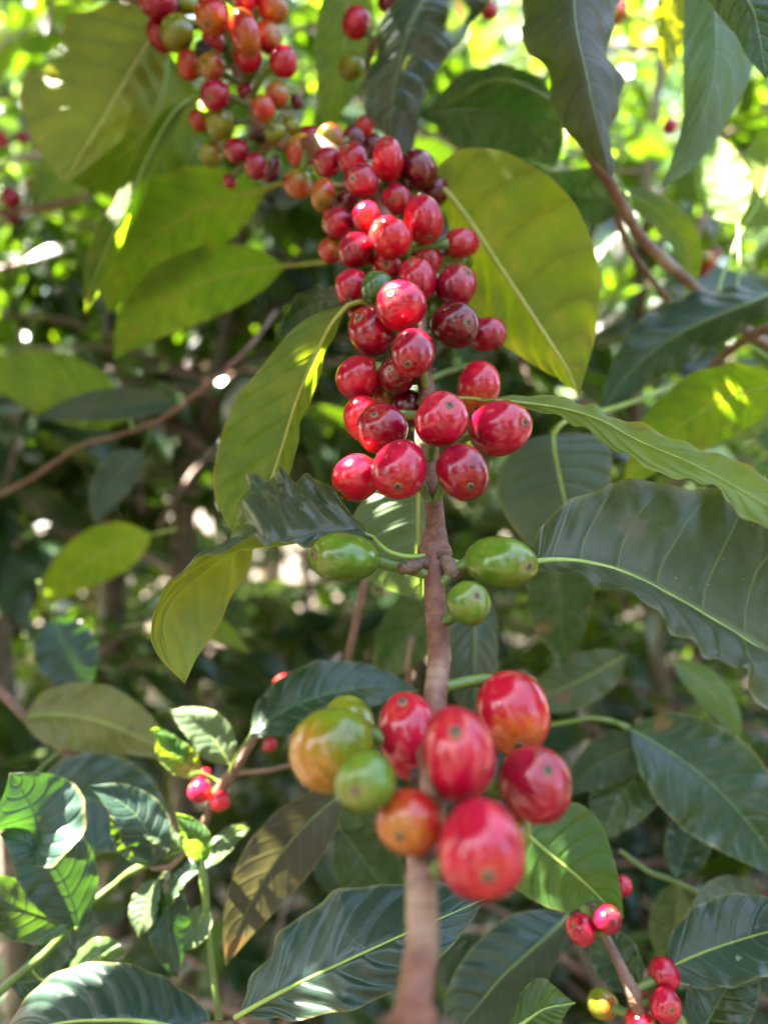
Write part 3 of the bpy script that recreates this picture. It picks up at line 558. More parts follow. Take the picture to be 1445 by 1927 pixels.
leaf(b4, [(1040,815,285),(985,832,287),(945,870,289),(935,930,291),(960,985,292),(1000,1030,293),(1070,1060,292)],
 [(1040,815,285),(1044,850,284),(1052,890,285),(1060,930,286),(1068,970,288),(1072,1010,290),(1070,1060,292)],
 [(1040,815,285),(1110,818,287),(1145,845,288),(1150,900,289),(1140,960,290),(1115,1010,291),(1070,1060,292)], leaf_mat('leaf_shade_grey', (.045,.075,.045),(.1,.16,.05),(.12,.22,.03),.2,.45,dirt=.2,veins=.35), nu=60, nv=12, seed=28, petiole=[(1330,700,338),(1180,760,310),(1070,790,288)], label='broad grey green leaf in the shade right of the stem')
sleaf(b4, (1045,1010,300), (1060,1250,320), 130, 'dark', tilt=20, seed=29)
# b5 blueish leaf behind the stem and dark leaf behind the lower cherries
b5, s5 = branch([(905,1440,330),(890,1330,318),(870,1240,305),(868,1150,300)], [.002,.0018,.0015], 'shaded twig directly behind the bare stretch of the main stem with grey blue leaves')
leaf(b5, [(890,1110,290),(855,1150,290),(846,1200,289),(846,1260,288),(860,1320,288),(905,1420,290)],
 [(890,1110,290),(892,1150,286),(893,1200,284),(893,1260,283),(896,1320,285),(905,1420,290)],
 [(890,1110,290),(928,1145,293),(938,1200,294),(934,1260,294),(922,1330,292),(905,1420,290)], 'blue', nu=50, nv=10, seed=30)
sleaf(b5, (860,1110,300), (700,1290,330), 120, 'dark', bend=(0,-20,0), seed=31)
sleaf(b5, (470,1385,255), (790,1300,285), 130, 'dark', bend=(-10,-40,0), tilt=30, seed=32, petiole=[(430,1460,262),(450,1415,256)])
twig(b5, [(640,1300,300),(655,1240,296),(672,1160,290),(690,1080,288),(720,960,292)], [.0014,.0016,.0015,.0012], name='side_twig')
twig(b5, [(905,1440,330),(820,1380,330),(770,1290,320),(775,1200,310)], [.0016,.0012], name='side_twig')
# b6 pale twig with berries lower left
b6, s6 = branch([(330,1640,275),(380,1560,270),(405,1500,266),(440,1450,262),(480,1390,262),(520,1350,268)], [.0014,.0014,.0018,.0020,.0014,.001], 'reddish brown twig at the lower left with two small bright red cherries', M_TWIG)
twig(b6, [(432,1455,262),(500,1450,262),(560,1438,266),(640,1430,275)], [.0011,.001], name='side_twig')
add_cherries(b6, s6, [('red',376,1488,42,46,0),('hot',414,1507,40,38,-3),('wine',383,1462,36,30,8),('red',508,1402,26,26,30)], lambda x, y: 266)
sleaf(b6, (432,1440,262), (320,1336,262), 78, 'pale', bend=(10,-14,0), seed=33, glaze=True, tilt=15)
sleaf(b6, (382,1455,262), (290,1370,258), 60, 'light', bend=(-6,10,0), seed=34, tilt=-20)
sleaf(b6, (352,1430,262), (285,1372,256), 40, 'light', bend=(-6,-8,0), seed=35, tilt=-45)
# small berry twig in the middle
b7, s7 = branch([(640,1230,360),(610,1265,350),(585,1285,342),(560,1300,338),(545,1305,338)], [.0013,.0013,.0018,.0012], 'thin twig left of the stem ending in two tiny sunlit cherries', M_TWIG)
add_cherries(b7, s7, [('hot',534,1289,38,38,-2),('hot',545,1312,26,28,3)], lambda x, y: 338)
# b8 young shoot lower left
b8, s8 = branch([(-40,1900,245),(30,1840,246),(90,1790,248),(140,1735,250),(165,1705,250),(215,1665,252),(240,1645,252),(290,1620,252),(346,1598,253)], [.0015,.0014,.0012,.0012,.0010,.0009,.0018,.0014], 'young green coffee shoot at the lower left with small sunlit leaves', M_GREENSTEM)
twig(b8, [(285,1632,251),(315,1632,250),(335,1618,250),(349,1604,252)], [.0010,.0012,.0008], M_TWIG, name='side_twig')
sleaf(b8, (290,1630,251), (200,1500,250), 88, 'dark', bend=(8,-10,0), seed=36, glaze=True, tilt=10)
sleaf(b8, (292,1632,250), (168,1480,246), 90, 'blue', bend=(30,-18,0), seed=37, glaze=True, tilt=-40)
sleaf(b8, (345,1600,252), (225,1545,250), 50, 'pale', bend=(0,-14,0), seed=38, tilt=-30, label='small young leaf lit pale green')
sleaf(b8, (300,1655,250), (262,1765,246), 66, 'pale', bend=(-8,0,0), seed=39, glaze=True, tilt=-15)
sleaf(b8, (322,1660,252), (335,1840,250), 78, 'blue', bend=(-10,0,0), seed=40, tilt=15)
sleaf(b8, (150,1745,247), (0,1570,238), 130, 'blue', bend=(20,-40,0), seed=41, tilt=-10)
sleaf(b8, (140,1740,247), (-60,1640,240), 110, 'dark', bend=(-6,16,0), seed=42, tilt=30)
sleaf(b8, (60,1600,242), (20,1455,236), 190, 'blue', bend=(26,10,0), seed=43, glaze=True, tilt=-35)
sleaf(b8, (120,1850,250), (235,1790,246), 70, 'light', bend=(0,-18,0), seed=45, glaze=True, tilt=-25)
sleaf(b8, (20,1850,246), (175,1700,270), 120, 'dark', bend=(20,40,0), seed=46, tilt=20)
# b9 upright green shoot
b9, s9 = branch([(425,2000,240),(410,1900,242),(398,1800,244),(390,1720,246),(384,1660,247),(380,1615,248)], [.0011,.0011,.0010,.0011,.0016,.0008], 'upright green shoot standing above the bottom edge left of centre', M_GREENSTEM)
sleaf(b9, (380,1625,248), (330,1530,246), 52, 'light', bend=(14,0,0), seed=47, glaze=True, tilt=10)
sleaf(b9, (376,1640,248), (300,1730,250), 74, 'dark', bend=(-14,-24,0), seed=48, glaze=True, tilt=40)
sleaf(b9, (384,1700,246), (345,1790,246), 60, 'pale', bend=(10,0,0), seed=49, glaze=True, tilt=-20)
sleaf(b9, (384,1640,248), (470,1560,275), 40, 'pale', bend=(0,-20,0), seed=50, tilt=20)
# b10 bottom leaves
b10, s10 = branch([(560,2060,190),(500,1990,196),(430,1935,206),(300,1960,212),(120,2020,215)], [.002,.0018,.0016], 'low coffee branch along the bottom edge holding two broad dark leaves')
leaf(b10, [(400,1960,208),(392,1905,212),(350,1868,216),(300,1838,219),(225,1815,222),(140,1822,223),(70,1860,222),(20,1920,220),(-20,1990,218)],
 [(400,1960,208),(340,1938,206),(290,1925,205),(240,1920,205),(190,1920,205),(140,1922,206),(90,1930,207),(30,1950,210),(-20,1990,218)],
 [(400,1960,208),(350,2000,206),(300,2020,206),(240,2030,206),(190,2035,206),(140,2035,208),(90,2030,210),(30,2010,214),(-20,1990,218)], 'blue', rib=M_RIB, nu=80, nv=16, seed=51, quilt=.0012, label='broad blue green leaf cut by the lower left corner')
leaf(b10, [(445,1915,196),(470,1850,200),(520,1775,203),(570,1722,204),(640,1682,204),(720,1662,203),(800,1655,202),(870,1672,201),(915,1690,200)],
 [(445,1915,196),(490,1888,194),(540,1860,192),(600,1830,191),(660,1802,190),(720,1775,190),(790,1745,191),(850,1720,194),(915,1690,200)],
 [(445,1915,196),(500,1918,193),(560,1918,190),(630,1905,187),(700,1885,186),(770,1850,186),(830,1800,188),(880,1745,193),(915,1690,200)], 'blue', rib=M_RIB, nu=90, nv=16, seed=52, quilt=.0011, ribr=.0007, wave=.0016, label='broad blue green leaf behind the foot of the main stem')
sleaf(b10, (650,1490,250), (425,1815,258), 125, 'brown', bend=(-24,-24,0), tilt=10, seed=53, nu=50, petiole=[(760,1420,262),(700,1450,252)], label='brownish grey leaf slanting down below the green cherries')
sleaf(b10, (640,1560,280), (760,1720,290), 120, 'dark', seed=54)
# b11 bottom right
b11, s11 = branch([(1240,2000,225),(1200,1900,222),(1190,1868,222),(1165,1815,226),(1140,1765,230),(1128,1745,232),(1110,1690,245)], [.0024,.002,.0024,.0016,.0014,.002,.001], 'thin brown twig at the bottom right tipped with small red cherries')
add_cherries(b11, s11, [('red',1094,1748,46,58,0),('dred',1143,1730,54,48,-3),('red',1170,1667,32,42,10),('red',1248,1833,54,58,-2),('red',1251,1892,60,58,-6,(1262,1897)),('hot',1204,1925,56,52,-4),('olive',1134,1890,54,56,6),('olive',1275,1925,36,32,2)], lambda x, y: 226)
leaf(b11, [(965,1545,240),(1000,1520,238),(1050,1508,236),(1095,1515,234),(1130,1550,232),(1152,1610,230),(1165,1670,229),(1172,1728,228)],
 [(965,1545,240),(990,1570,236),(1020,1595,233),(1050,1620,231),(1080,1645,229),(1110,1672,228),(1140,1700,228),(1172,1728,228)],
 [(965,1545,240),(960,1600,240),(950,1650,238),(985,1685,235),(1030,1708,231),(1075,1716,229),(1120,1700,226),(1172,1728,228)], 'light', nu=60, nv=12, seed=55, petiole=[(1128,1745,236),(1040,1640,262),(985,1560,246)], label='green leaf below the lowest right cherries with a sunny patch')
leaf(b11, [(1070,1722,262),(1020,1712,262),(960,1722,260),(905,1765,258),(865,1815,256),(840,1880,254),(830,1980,252)],
 [(1070,1722,262),(1030,1760,256),(985,1800,252),(940,1845,250),(905,1890,249),(870,1930,249),(830,1980,252)],
 [(1070,1722,262),(1060,1780,262),(1035,1840,260),(1000,1890,258),(950,1940,256),(890,1970,254),(830,1980,252)], 'blue', nu=60, nv=12, seed=56, quilt=.001)
leaf(b11, [(940,1960,205),(965,1905,206),(985,1862,207),(1015,1840,208),(1045,1858,208),(1080,1886,208)],
 [(940,1960,205),(970,1935,203),(1000,1915,203),(1025,1902,204),(1050,1894,206),(1080,1886,208)],
 [(940,1960,205),(980,1960,204),(1015,1950,204),(1045,1930,205),(1060,1910,207),(1080,1886,208)], 'light', nu=50, nv=10, seed=57)
sleaf(b11, (1245,1830,226), (1560,1740,215), 150, 'blue', bend=(0,-22,0), tilt=20, seed=58, nu=50, rib=M_RIB)
sleaf(b11, (1200,1870,230), (1110,1730,255), 90, 'dark', seed=59)
sleaf(b11, (1310,1960,228), (1420,1760,235), 110, 'dark', seed=60)
# b12 right lower leaves
b12, s12 = branch([(1000,1370,300),(1060,1360,296),(1120,1352,292),(1175,1365,290),(1200,1380,288)], [.0009,.0009,.0009], 'thin green twig right of the lower cherries with large dull green leaves', M_GREENSTEM)
sleaf(b12, (1180,1370,285), (1480,1660,262), 200, 'dark', bend=(24,-24,0), tilt=10, seed=61, nu=50, rib=M_RIBD, label='large dull green leaf pointing down to the right')
sleaf(b12, (1250,1400,300), (1125,1590,296), 130, 'dark', bend=(-10,-12,0), tilt=-20, seed=62)
sleaf(b12, (1225,1400,292), (1060,1500,300), 90, 'blue', bend=(-6,-18,0), tilt=20, seed=63)
twig(b12, [(1165,1600,290),(1220,1640,286),(1260,1655,284),(1340,1690,280),(1460,1720,275)], [.0009,.0010,.0009], M_GREENSTEM, name='side_twig')
sleaf(b12, (1270,1655,284), (1330,1480,300), 80, 'dark', seed=64)
sleaf(b12, (1280,1660,284), (1255,1840,290), 90, 'dark', seed=65)
sleaf(b12, (1445,1700,270), (1290,1760,260), 120, 'dusty', seed=66, bend=(0,-10,0))
sleaf(b12, (1260,1240,330), (1390,1400,330), 60, 'pale', petiole=None, seed=67, bend=(20,-10,0))
sleaf(b12, (1180,1230,335), (960,1330,340), 90, 'dusty', petiole=None, seed=68, bend=(0,10,0))
# b13 far left purple red stem with leaves
b13, s13 = branch([(-60,960,440),(60,900,430),(150,840,420),(220,820,410),(300,790,405),(370,740,400),(425,695,395),(475,645,400),(520,585,410)], [.0015,.0014,.0013,.0016,.0013,.0010], 'purplish twig crossing the left side in front of two dim trunks')
sleaf(b13, (250,790,430), (-60,705,520), 125, 'olive', bend=(0,-24,0), tilt=10, seed=69, top=False, nu=50)
sleaf(b13, (270,850,400), (180,985,400), 70, 'blue', bend=(-14,-10,0), seed=70)
sleaf(b13, (290,1005,440), (70,1150,520), 100, 'olive', bend=(-10,-24,0), tilt=10, seed=71, top=False)
sleaf(b13, (340,760,420), (60,790,430), 60, 'blue', bend=(0,-14,0), seed=72)
sleaf(b13, (300,1170,390), (470,1230,390), 50, 'olive', bend=(0,-24,0), seed=73, top=False)
sleaf(b13, (100,1160,385), (160,1310,385), 110, 'blue', seed=74)
# b14 lower left yellowish leaf and violet leaf
b14, s14 = branch([(-60,1260,330),(0,1300,325),(60,1360,318),(120,1410,312),(190,1440,308)], [.0022,.002,.0014], 'shaded twig at the left edge with a mottled yellow brown leaf')
sleaf(b14, (40,1350,318), (330,1430,312), 130, leaf_mat('leaf_mottled', (.14,.14,.03),(.2,.2,.05),(.4,.4,.05),.35,.4,dirt=.4,yellow=.3), bend=(0,-34,0), tilt=15, seed=75, nu=50, label='mottled yellow brown leaf')
sleaf(b14, (60,1500,300), (330,1610,298), 170, 'blue', bend=(10,-40,0), tilt=0, seed=76, nu=50, quilt=.0012)
# b15 small branches of cherries far behind on the left
b15, s15 = branch([(-80,420,520),(0,400,510),(80,390,500),(170,370,500)], [.0026,.002], 'dim twig at the far left holding a few dark red cherries')
add_cherries(b15, s15, [('dred',20,372,34,40,0),('wine',22,405,34,34,6),('dred',62,352,26,28,4),('red',4,262,24,30,20),('dred',44,258,22,24,14)], lambda x, y: 505)
sleaf(b15, (60,400,500), (190,250,520), 80, 'olive', seed=77, top=False)
b16, s16 = branch([(1500,260,540),(1400,300,520),(1320,420,500),(1300,520,500),(1330,560,500)], [.0024,.002], 'distant twig at the upper right with scattered red cherries among bright leaves')
add_cherries(b16, s16, [('red',1260,238,28,30,0),('rorange',1332,490,30,32,0),('dred',1322,505,26,28,10),('dred',1345,478,22,26,16)], lambda x, y: 505)
SUN = np.array(SUND)
targets = [  # (x, y, depth, radius m)
 (664,880,186,.0050),(684,752,197,.0040),(804,848,199,.0028),(745,556,198,.0050),(727,420,232,.0045),(672,326,246,.0032),(560,305,288,.002),
 (534,1288,338,.012),(1048,1690,231,.0050),(1015,1665,234,.0022),(300,1375,260,.012),(350,1365,262,.014),(330,1405,260,.012),(40,1530,238,.020),(283,1715,249,.012),(300,1620,252,.010),(385,1635,247,.008),(200,1810,248,.016),(355,1760,246,.010),
 (235,1520,248,.008),(300,1560,251,.010),(420,1500,265,.008),(440,1455,262,.006),(100,1790,248,.006),(325,1820,250,.008),(1205,1925,222,.008),(880,40,290,.003),(735,70,286,.004),(850,25,290,.004),
 (1215,455,299,.004),(190,1280,385,.008),(835,1090,172,.0018),(980,1590,120,.0008),(560,1530,255,.003),(430,1780,258,.004),(1440,1800,218,.006),(60,1460,240,.008),(580,1880,188,.004),(1300,20,330,.02),(1255,60,330,.02)]
TG = [(P(x, y, d), r * 1.0) for x, y, d, r in targets]
def carve(cen, mg=.0015):  # takes leaves out along the sun rays to place the sun spots
    keep = np.ones(len(cen), bool)
    for p, r in TG:
        w = cen - p; t_ = w @ SUN; dist = np.linalg.norm(w - t_[:, None] * SUN, axis=1)
        keep &= ~((dist < r + mg) & (t_ > .015))
    return keep
# ------------------------------------------------------------------ bushes, trees and ground behind
def leaf_template(k=8, m=2, fold=.18, droop=.25):
    u = np.linspace(0, 1, k + 1); v = np.linspace(-1, 1, 2 * m + 1)
    U, Vv = np.meshgrid(u, v, indexing='ij')
    w = prof(u)[:, None] * .19
    X = Vv * w; Y = U; Z = -droop * U**2 + fold * np.abs(Vv) * w + .012 * np.sin(9 * U + 2 * Vv) * np.abs(Vv)
    v3 = np.stack([X, Y, Z], -1).reshape(-1, 3); uv = np.stack([U, (Vv + 1) / 2], -1).reshape(-1, 2)
    q = 2 * m + 1; i, j = np.meshgrid(np.arange(k), np.arange(2 * m), indexing='ij'); a = i * q + j
    f = np.stack([a, a + 1, a + q + 1, a + q], -1).reshape(-1, 4)
    return v3, uv, f
TPL = [leaf_template(droop=d, fold=f) for d, f in ((.15, .25), (.35, .3), (.55, .15), (.25, .6))]
def scatter(name, pos, dirs, ups, size, mat, parent, keep=None, tpls=TPL, kind=None):
    V, U, Fc, c0 = [], [], [], 0
    for i in range(len(pos)):
        tv, tu, tf = tpls[i % len(tpls)]
        y = dirs[i]; x = nrm(np.cross(y, ups[i])); z = np.cross(x, y); s = size[i]
        v = pos[i] + s * (tv[:, :1] * x + tv[:, 1:2] * y + tv[:, 2:] * z)
        V.append(v); U.append(tu); Fc.append(tf + c0); c0 += len(v)
    V = np.vstack(V); U = np.vstack(U); Fc = np.vstack(Fc)
    if keep is not None:
        cen = V[Fc].mean(1); Fc = Fc[keep(cen)]
    org = V.mean(0)
    o = obj(name, mesh(name, V - org, Fc, U), mat, parent, Matrix.Translation(V3(org)))
    if kind: o['kind'] = kind
    return o
def project(p):
    d = p - nCAM; z = d @ nCZ; z = np.where(np.abs(z) < 1e-6, 1e-6, z)
    return 722.5 + (d @ nCX) / z * F, 963.5 - (d @ nCY) / z * F, z
def coffee_shrub(loc, h, label, seed, nbr=26, blen=.6, lmat='bush', lsize=.095, mind=.62, berries=0, trunk_r=.016, trunk_pts=None, lean=0., sp=.045, group=None, mind2=None):
    g = np.random.default_rng(seed); loc = np.array(loc, float)
    root = thing('coffee_shrub', loc, label, 'shrub', group)
    tp = [loc, loc + [g.normal() * .03 + lean * .3, g.normal() * .03, h * .35], loc + [lean * .7 + g.normal() * .04, g.normal() * .04, h * .7], loc + [lean, 0, h]] if trunk_pts is None else trunk_pts
    tube('trunk', tp, [trunk_r, trunk_r * .8, trunk_r * .5, .004], M_TRUNK, root, 12, .04, seed, n=60)
    TT = spline(tp, 80); pos, dirs, ups, size, tw_, bp = [], [], [], [], [], []
    for b in range(nbr):
        q = g.uniform(.22, 1.) ** .8; st = TT[int(q * 79)]; a = b * 2.4 + g.uniform(-.3, .3); bl = blen * (1.15 - .6 * q) * g.uniform(.7, 1.2)
        dr = np.array([math.cos(a), math.sin(a), 0.]); el = g.uniform(.1, .55)
        pts = [st, st + dr * bl * .4 + [0, 0, bl * .4 * el], st + dr * bl * .8 + [0, 0, bl * (.6 * el - .12)], st + dr * bl + [0, 0, bl * (.55 * el - .28)]]
        pp = spline(pts, 24); x, y, z = project(pp)
        bad = (np.linalg.norm(pp - nCAM, axis=1) < .40) & (loc[1] < .35) | (z < mind + .02) & (z > -.3) & (np.abs(x - 722) < 1000) & (np.abs(y - 963) < 1300)
        if bad.any():
            k = int(np.argmax(bad)); 
            if k < 6: continue
            pp = pp[:k]
        tw_.append(pp); T = nrm(np.gradient(pp, axis=0)); dist = 0.
        L = np.linalg.norm(np.diff(pp, axis=0), axis=1).sum(); kk = max(2, int(L / sp))
        for i in range(1, kk + 1):
            c_ = pp[min(len(pp) - 1, int(i / kk * (len(pp) - 1)))]; t_ = T[min(len(pp) - 1, int(i / kk * (len(pp) - 1)))]
            bp.append(c_)
            for sd in (-1, 1):
                sdv = nrm(np.cross(t_, [0, 0, 1.])) * sd
                y = nrm(sdv * g.uniform(.6, 1.) + t_ * g.uniform(.2, .7) + np.array([0, 0, g.uniform(-.75, .25)]))
                pos.append(c_ + y * .008); dirs.append(y); ups.append(nrm(np.array([-.1, -.25, 1.]) + .6 * g.normal(size=3))); size.append(lsize * g.uniform(.6, 1.2))
    pos, dirs, ups, size = map(np.array, (pos, dirs, ups, size))
    mid = pos + dirs * size[:, None] * .5; tipp = pos + dirs * size[:, None]
    ok = np.ones(len(pos), bool)
    for pt in (pos, mid, tipp):
        x, y, z = project(pt); ok &= carve(pt, size * .22); ok &= np.linalg.norm(pt - nCAM, axis=1) > .38; ok &= ~((z < mind) & (z > -.25) & (np.abs(x - 722) < 780) & (np.abs(y - 963) < 1020)) 
    x, y, z = project(mid); cut = np.zeros(len(mid), bool)
    for cx, cy, cw, ch, dz in ((385, 800, 55, 130, 1.0), (350, 1000, 60, 110, 1.0), (215, 1000, 50, 180, 1.25), (207, 620, 26, 110, 1.25)):
        cut |= (np.abs(x - cx) < cw) & (np.abs(y - cy) < ch) & (z < dz) & (z > 0)
    ok &= ~(cut & (g.uniform(size=len(mid)) < .9))
    pos, dirs, ups, size = pos[ok], dirs[ok], ups[ok], size[ok]
    me = None; V, Fc, c0 = [], [], 0
    for k, pp in enumerate(tw_):
        v, f = tube_vf(pp[::2] if len(pp) > 8 else pp, np.linspace(.0038, .0016, len(pp[::2]) if len(pp) > 8 else len(pp)), 6); V.append(v); Fc.append(f + c0); c0 += len(v)
        if k % 1 == 0 and k < 60:
            vv, ff = V.pop(), Fc.pop() - (c0 - len(v)); c0 -= len(v)
            m2 = bpy.data.meshes.new('branch'); m2.from_pydata((vv - pp[0]).tolist(), [], [list(dict.fromkeys(q)) for q in ff.tolist()])
            m2.polygons.foreach_set('use_smooth', np.ones(len(m2.polygons), bool))
            obj('branch', m2, M_TWIG, root, Matrix.Translation(V3(pp[0])))
    scatter('crown', pos, dirs, ups, size, LM[lmat], root)
    if berries:
        bp = np.array(bp); x, y, z = project(bp); vis = (z > mind + .05) & (np.abs(x - 722) < 740) & (np.abs(y - 963) < 980); bp = bp[vis]
        if len(bp):
            idx = g.permutation(len(bp))[:max(1, berries // 5)]; n_ = 0
            for k in idx:
                for j in range(5):
                    cc = bp[k] + g.normal(size=3) * .008; s = .0068 * g.uniform(.85, 1.1)
                    obj('coffee_cherry', cherry_me(['red', 'dred', 'rorange', 'hot'][int(g.integers(4))], int(g.integers(3))), None, root, Matrix.Translation(V3(cc)) @ Matrix.Diagonal((s, s, s * 1.15, 1)) ); n_ += 1
    return root
def gp(x, y, d):                    # ground point under a pixel at a depth
    p = P(x, y, d); return [p[0], p[1], 0.]
def trunk_through(pts): return [np.array(gp(*pts[0]))] + [P(*p) for p in pts]
coffee_shrub(gp(400, 1200, 1000), 2.1, 'leafy coffee shrub left of centre with a straight brown trunk', 21, nbr=44, blen=.55, trunk_r=.018, berries=30, mind=.66,
             trunk_pts=[np.array(gp(330, 1200, 1000)), P(345, 1050, 980), P(385, 800, 980), P(420, 640, 980), P(470, 300, 990), P(480, -250, 1000)])
coffee_shrub(gp(200, 1100, 1300), 2.2, 'coffee shrub at the left with a stout dim trunk', 22, nbr=44, blen=.6, trunk_r=.026, mind=.66, berries=20,
             trunk_pts=[np.array(gp(210, 1200, 1250)), P(212, 1180, 1250), P(225, 900, 1250), P(205, 600, 1250), P(235, 200, 1260), P(250, -250, 1270)])
coffee_shrub(gp(40, 1700, 800), 2.0, 'coffee shrub at the lower left corner with sunlit pale trunks', 23, nbr=30, blen=.5, trunk_r=.017, mind=.60,
             trunk_pts=[np.array(gp(40, 1800, 760)), P(35, 1750, 760), P(10, 1300, 770), P(-20, 900, 790), P(-60, 300, 800)])
coffee_shrub(gp(1250, 1500, 900), 2.1, 'coffee shrub at the right behind the big dusty leaf', 24, nbr=48, blen=.55, mind=.62, berries=30)
coffee_shrub(gp(800, 1500, 1250), 2.0, 'shaded coffee shrub directly behind the main branch', 25, nbr=48, blen=.6, mind=.66, berries=20)
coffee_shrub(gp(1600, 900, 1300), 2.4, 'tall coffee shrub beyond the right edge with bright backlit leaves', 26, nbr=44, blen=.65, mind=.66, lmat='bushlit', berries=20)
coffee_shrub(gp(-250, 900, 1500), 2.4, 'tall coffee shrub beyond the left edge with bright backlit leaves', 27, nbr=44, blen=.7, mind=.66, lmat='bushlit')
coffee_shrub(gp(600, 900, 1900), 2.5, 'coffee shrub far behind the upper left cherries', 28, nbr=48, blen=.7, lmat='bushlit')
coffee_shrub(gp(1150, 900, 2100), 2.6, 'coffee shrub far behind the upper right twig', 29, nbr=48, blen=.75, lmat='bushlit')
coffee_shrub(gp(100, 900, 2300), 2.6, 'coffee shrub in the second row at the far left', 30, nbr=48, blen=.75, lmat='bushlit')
coffee_shrub(gp(1500, 1000, 2600), 2.6, 'coffee shrub in the second row at the far right', 31, nbr=44, blen=.8, lmat='bush')
coffee_shrub(gp(750, 900, 3000), 2.8, 'tall coffee shrub closing the row in the far centre', 32, nbr=44, blen=.8, lmat='bush')
# low understorey in front of the lens' lower half
coffee_shrub(gp(500, 1900, 620), .95, 'low coffee shrub under the branch left of the stem', 33, nbr=34, blen=.4, mind=.42, lsize=.085, trunk_r=.01)
coffee_shrub(gp(1050, 1900, 700), 1.0, 'low coffee shrub under the branch right of the stem', 34, nbr=36, blen=.42, mind=.42, lsize=.085, trunk_r=.01, berries=15)
coffee_shrub(gp(250, 1500, 1300), 1.1, 'low coffee shrub filling the gap by the left trunks', 35, nbr=34, blen=.5, trunk_r=.01)
coffee_shrub(gp(1350, 1500, 1200), 1.15, 'low coffee shrub in the lower right gap', 36, nbr=34, blen=.5, trunk_r=.01)
coffee_shrub(gp(750, 1500, 1900), 1.1, 'low coffee shrub in the middle distance', 37, nbr=34, blen=.55, trunk_r=.01)
for i, (x, y) in enumerate([(-2.3, 3.7), (-1.5, 4.1), (-.8, 3.5), (-.1, 4.2), (.6, 3.6), (1.3, 4.1), (2.1, 3.6), (-1.1, 2.6), (.25, 2.5), (1.2, 2.5)]):
    coffee_shrub((x, y, 0), 2.1, 'blurred coffee shrub in the dim back row', 200 + i, nbr=40, blen=.8, lsize=.13, sp=.06, group='coffee shrubs in the back row')
# shade trees further off
def shade_tree(loc, h, r, label, seed, n=1500, mat='bushlit', ls=.22):
    g = np.random.default_rng(seed); loc = np.array(loc, float); root = thing('shade_tree', loc, label, 'tree')
    top = loc + [0, 0, h]; tube('trunk', [loc, loc + [.1, 0, h * .4], loc + [-.05, .1, h * .75], top], [.14, .1, .06, .03], M_TRUNK, root, 12, .05, seed, n=50)
    for b in range(9):
        a = b * 2.4; st = loc + np.array([0, 0, h * g.uniform(.35, .8)]); e = st + np.array([math.cos(a) * r * .8, math.sin(a) * r * .8, r * g.uniform(.1, .5)])
        tube('branch', [st, (st + e) / 2 + [0, 0, .15], e], [.05, .03, .012], M_TRUNK, root, 8, .04, b, n=16)
    cl = nrm(g.normal(size=(26, 3))) * g.uniform(.3, 1., (26, 1)) * [r, r, h * .36] + loc + [0, 0, h * .66]
    pos = cl[g.integers(0, 26, n)] + g.normal(size=(n, 3)) * r * .24
    d = nrm(g.normal(size=(n, 3)) + [0, 0, -.7]); u = nrm(g.normal(size=(n, 3)) * .6 + [0, 0, 1])
    scatter('crown', pos, d, u, ls * g.uniform(.6, 1.3, n), LM[mat], root)
for i, (x, y, h, r, lb) in enumerate([(-2.6, 4.6, 5.2, 1.6, 'leafy shade tree far behind at the left'), (.1, 5.4, 5.6, 1.7, 'leafy shade tree far behind in the middle'), (2.7, 4.8, 5.0, 1.6, 'leafy shade tree far behind at the right'),
        (-1.2, 7.6, 6.5, 2.2, 'tall shade tree in the far row left of centre'), (1.7, 7.9, 6.8, 2.2, 'tall shade tree in the far row right of centre')]):
    shade_tree((x, y, 0), h, r, lb, 60 + i, n=1500)
# ground
nx = 60; gx, gy = np.meshgrid(np.linspace(-1, 1, nx + 1), np.linspace(-1, 1, nx + 1), indexing='ij')
gx = np.sign(gx) * np.abs(gx)**2.2 * 120; gy = np.sign(gy) * np.abs(gy)**2.2 * 120
gz = .04 * np.sin(gx * 1.7) * np.cos(gy * 1.3) - .03
i, j = np.meshgrid(np.arange(nx), np.arange(nx), indexing='ij'); a = i * (nx + 1) + j
gm = NT('soil'); tcg = gm.n('TexCoord').outputs['Object']; g1 = gm.noise(tcg, 6., 6., .7); g2 = gm.noise(tcg, 50., 4., .7)
gc = gm.mix(gm.rng(g1, .35, .65), (.04, .025, .016), (.075, .05, .03)); gc = gm.mix(gm.rng(g2, .55, .65), gc, (.12, .08, .045))
gmat = gm.out(gm.pr(Base_Color=gc, Roughness=.9, Normal=gm.bump(gm.math('ADD', g1, g2), .8, .03)))
ground = obj('ground', mesh('ground', np.stack([gx, gy, gz], -1).reshape(-1, 3), np.stack([a, a + nx + 1, a + nx + 2, a + 1], -1).reshape(-1, 4)), gmat); ground['kind'] = 'structure'
g = np.random.default_rng(5); n = 2500
pos = np.stack([g.uniform(-3, 3, n), g.uniform(.2, 6, n), g.uniform(.0, .05, n)], -1); d = nrm(np.stack([g.normal(size=n), g.normal(size=n), g.normal(size=n) * .15], -1))
lit = scatter('leaf_litter', pos, d, nrm(g.normal(size=(n, 3)) * .25 + [0, 0, 1]), g.uniform(.06, .13, n), leaf_mat('leaf_litter', (.09, .055, .03), (.12, .075, .04), (.2, .1, .03), .1, .7, dirt=.4, veins=.1), None, kind='stuff')
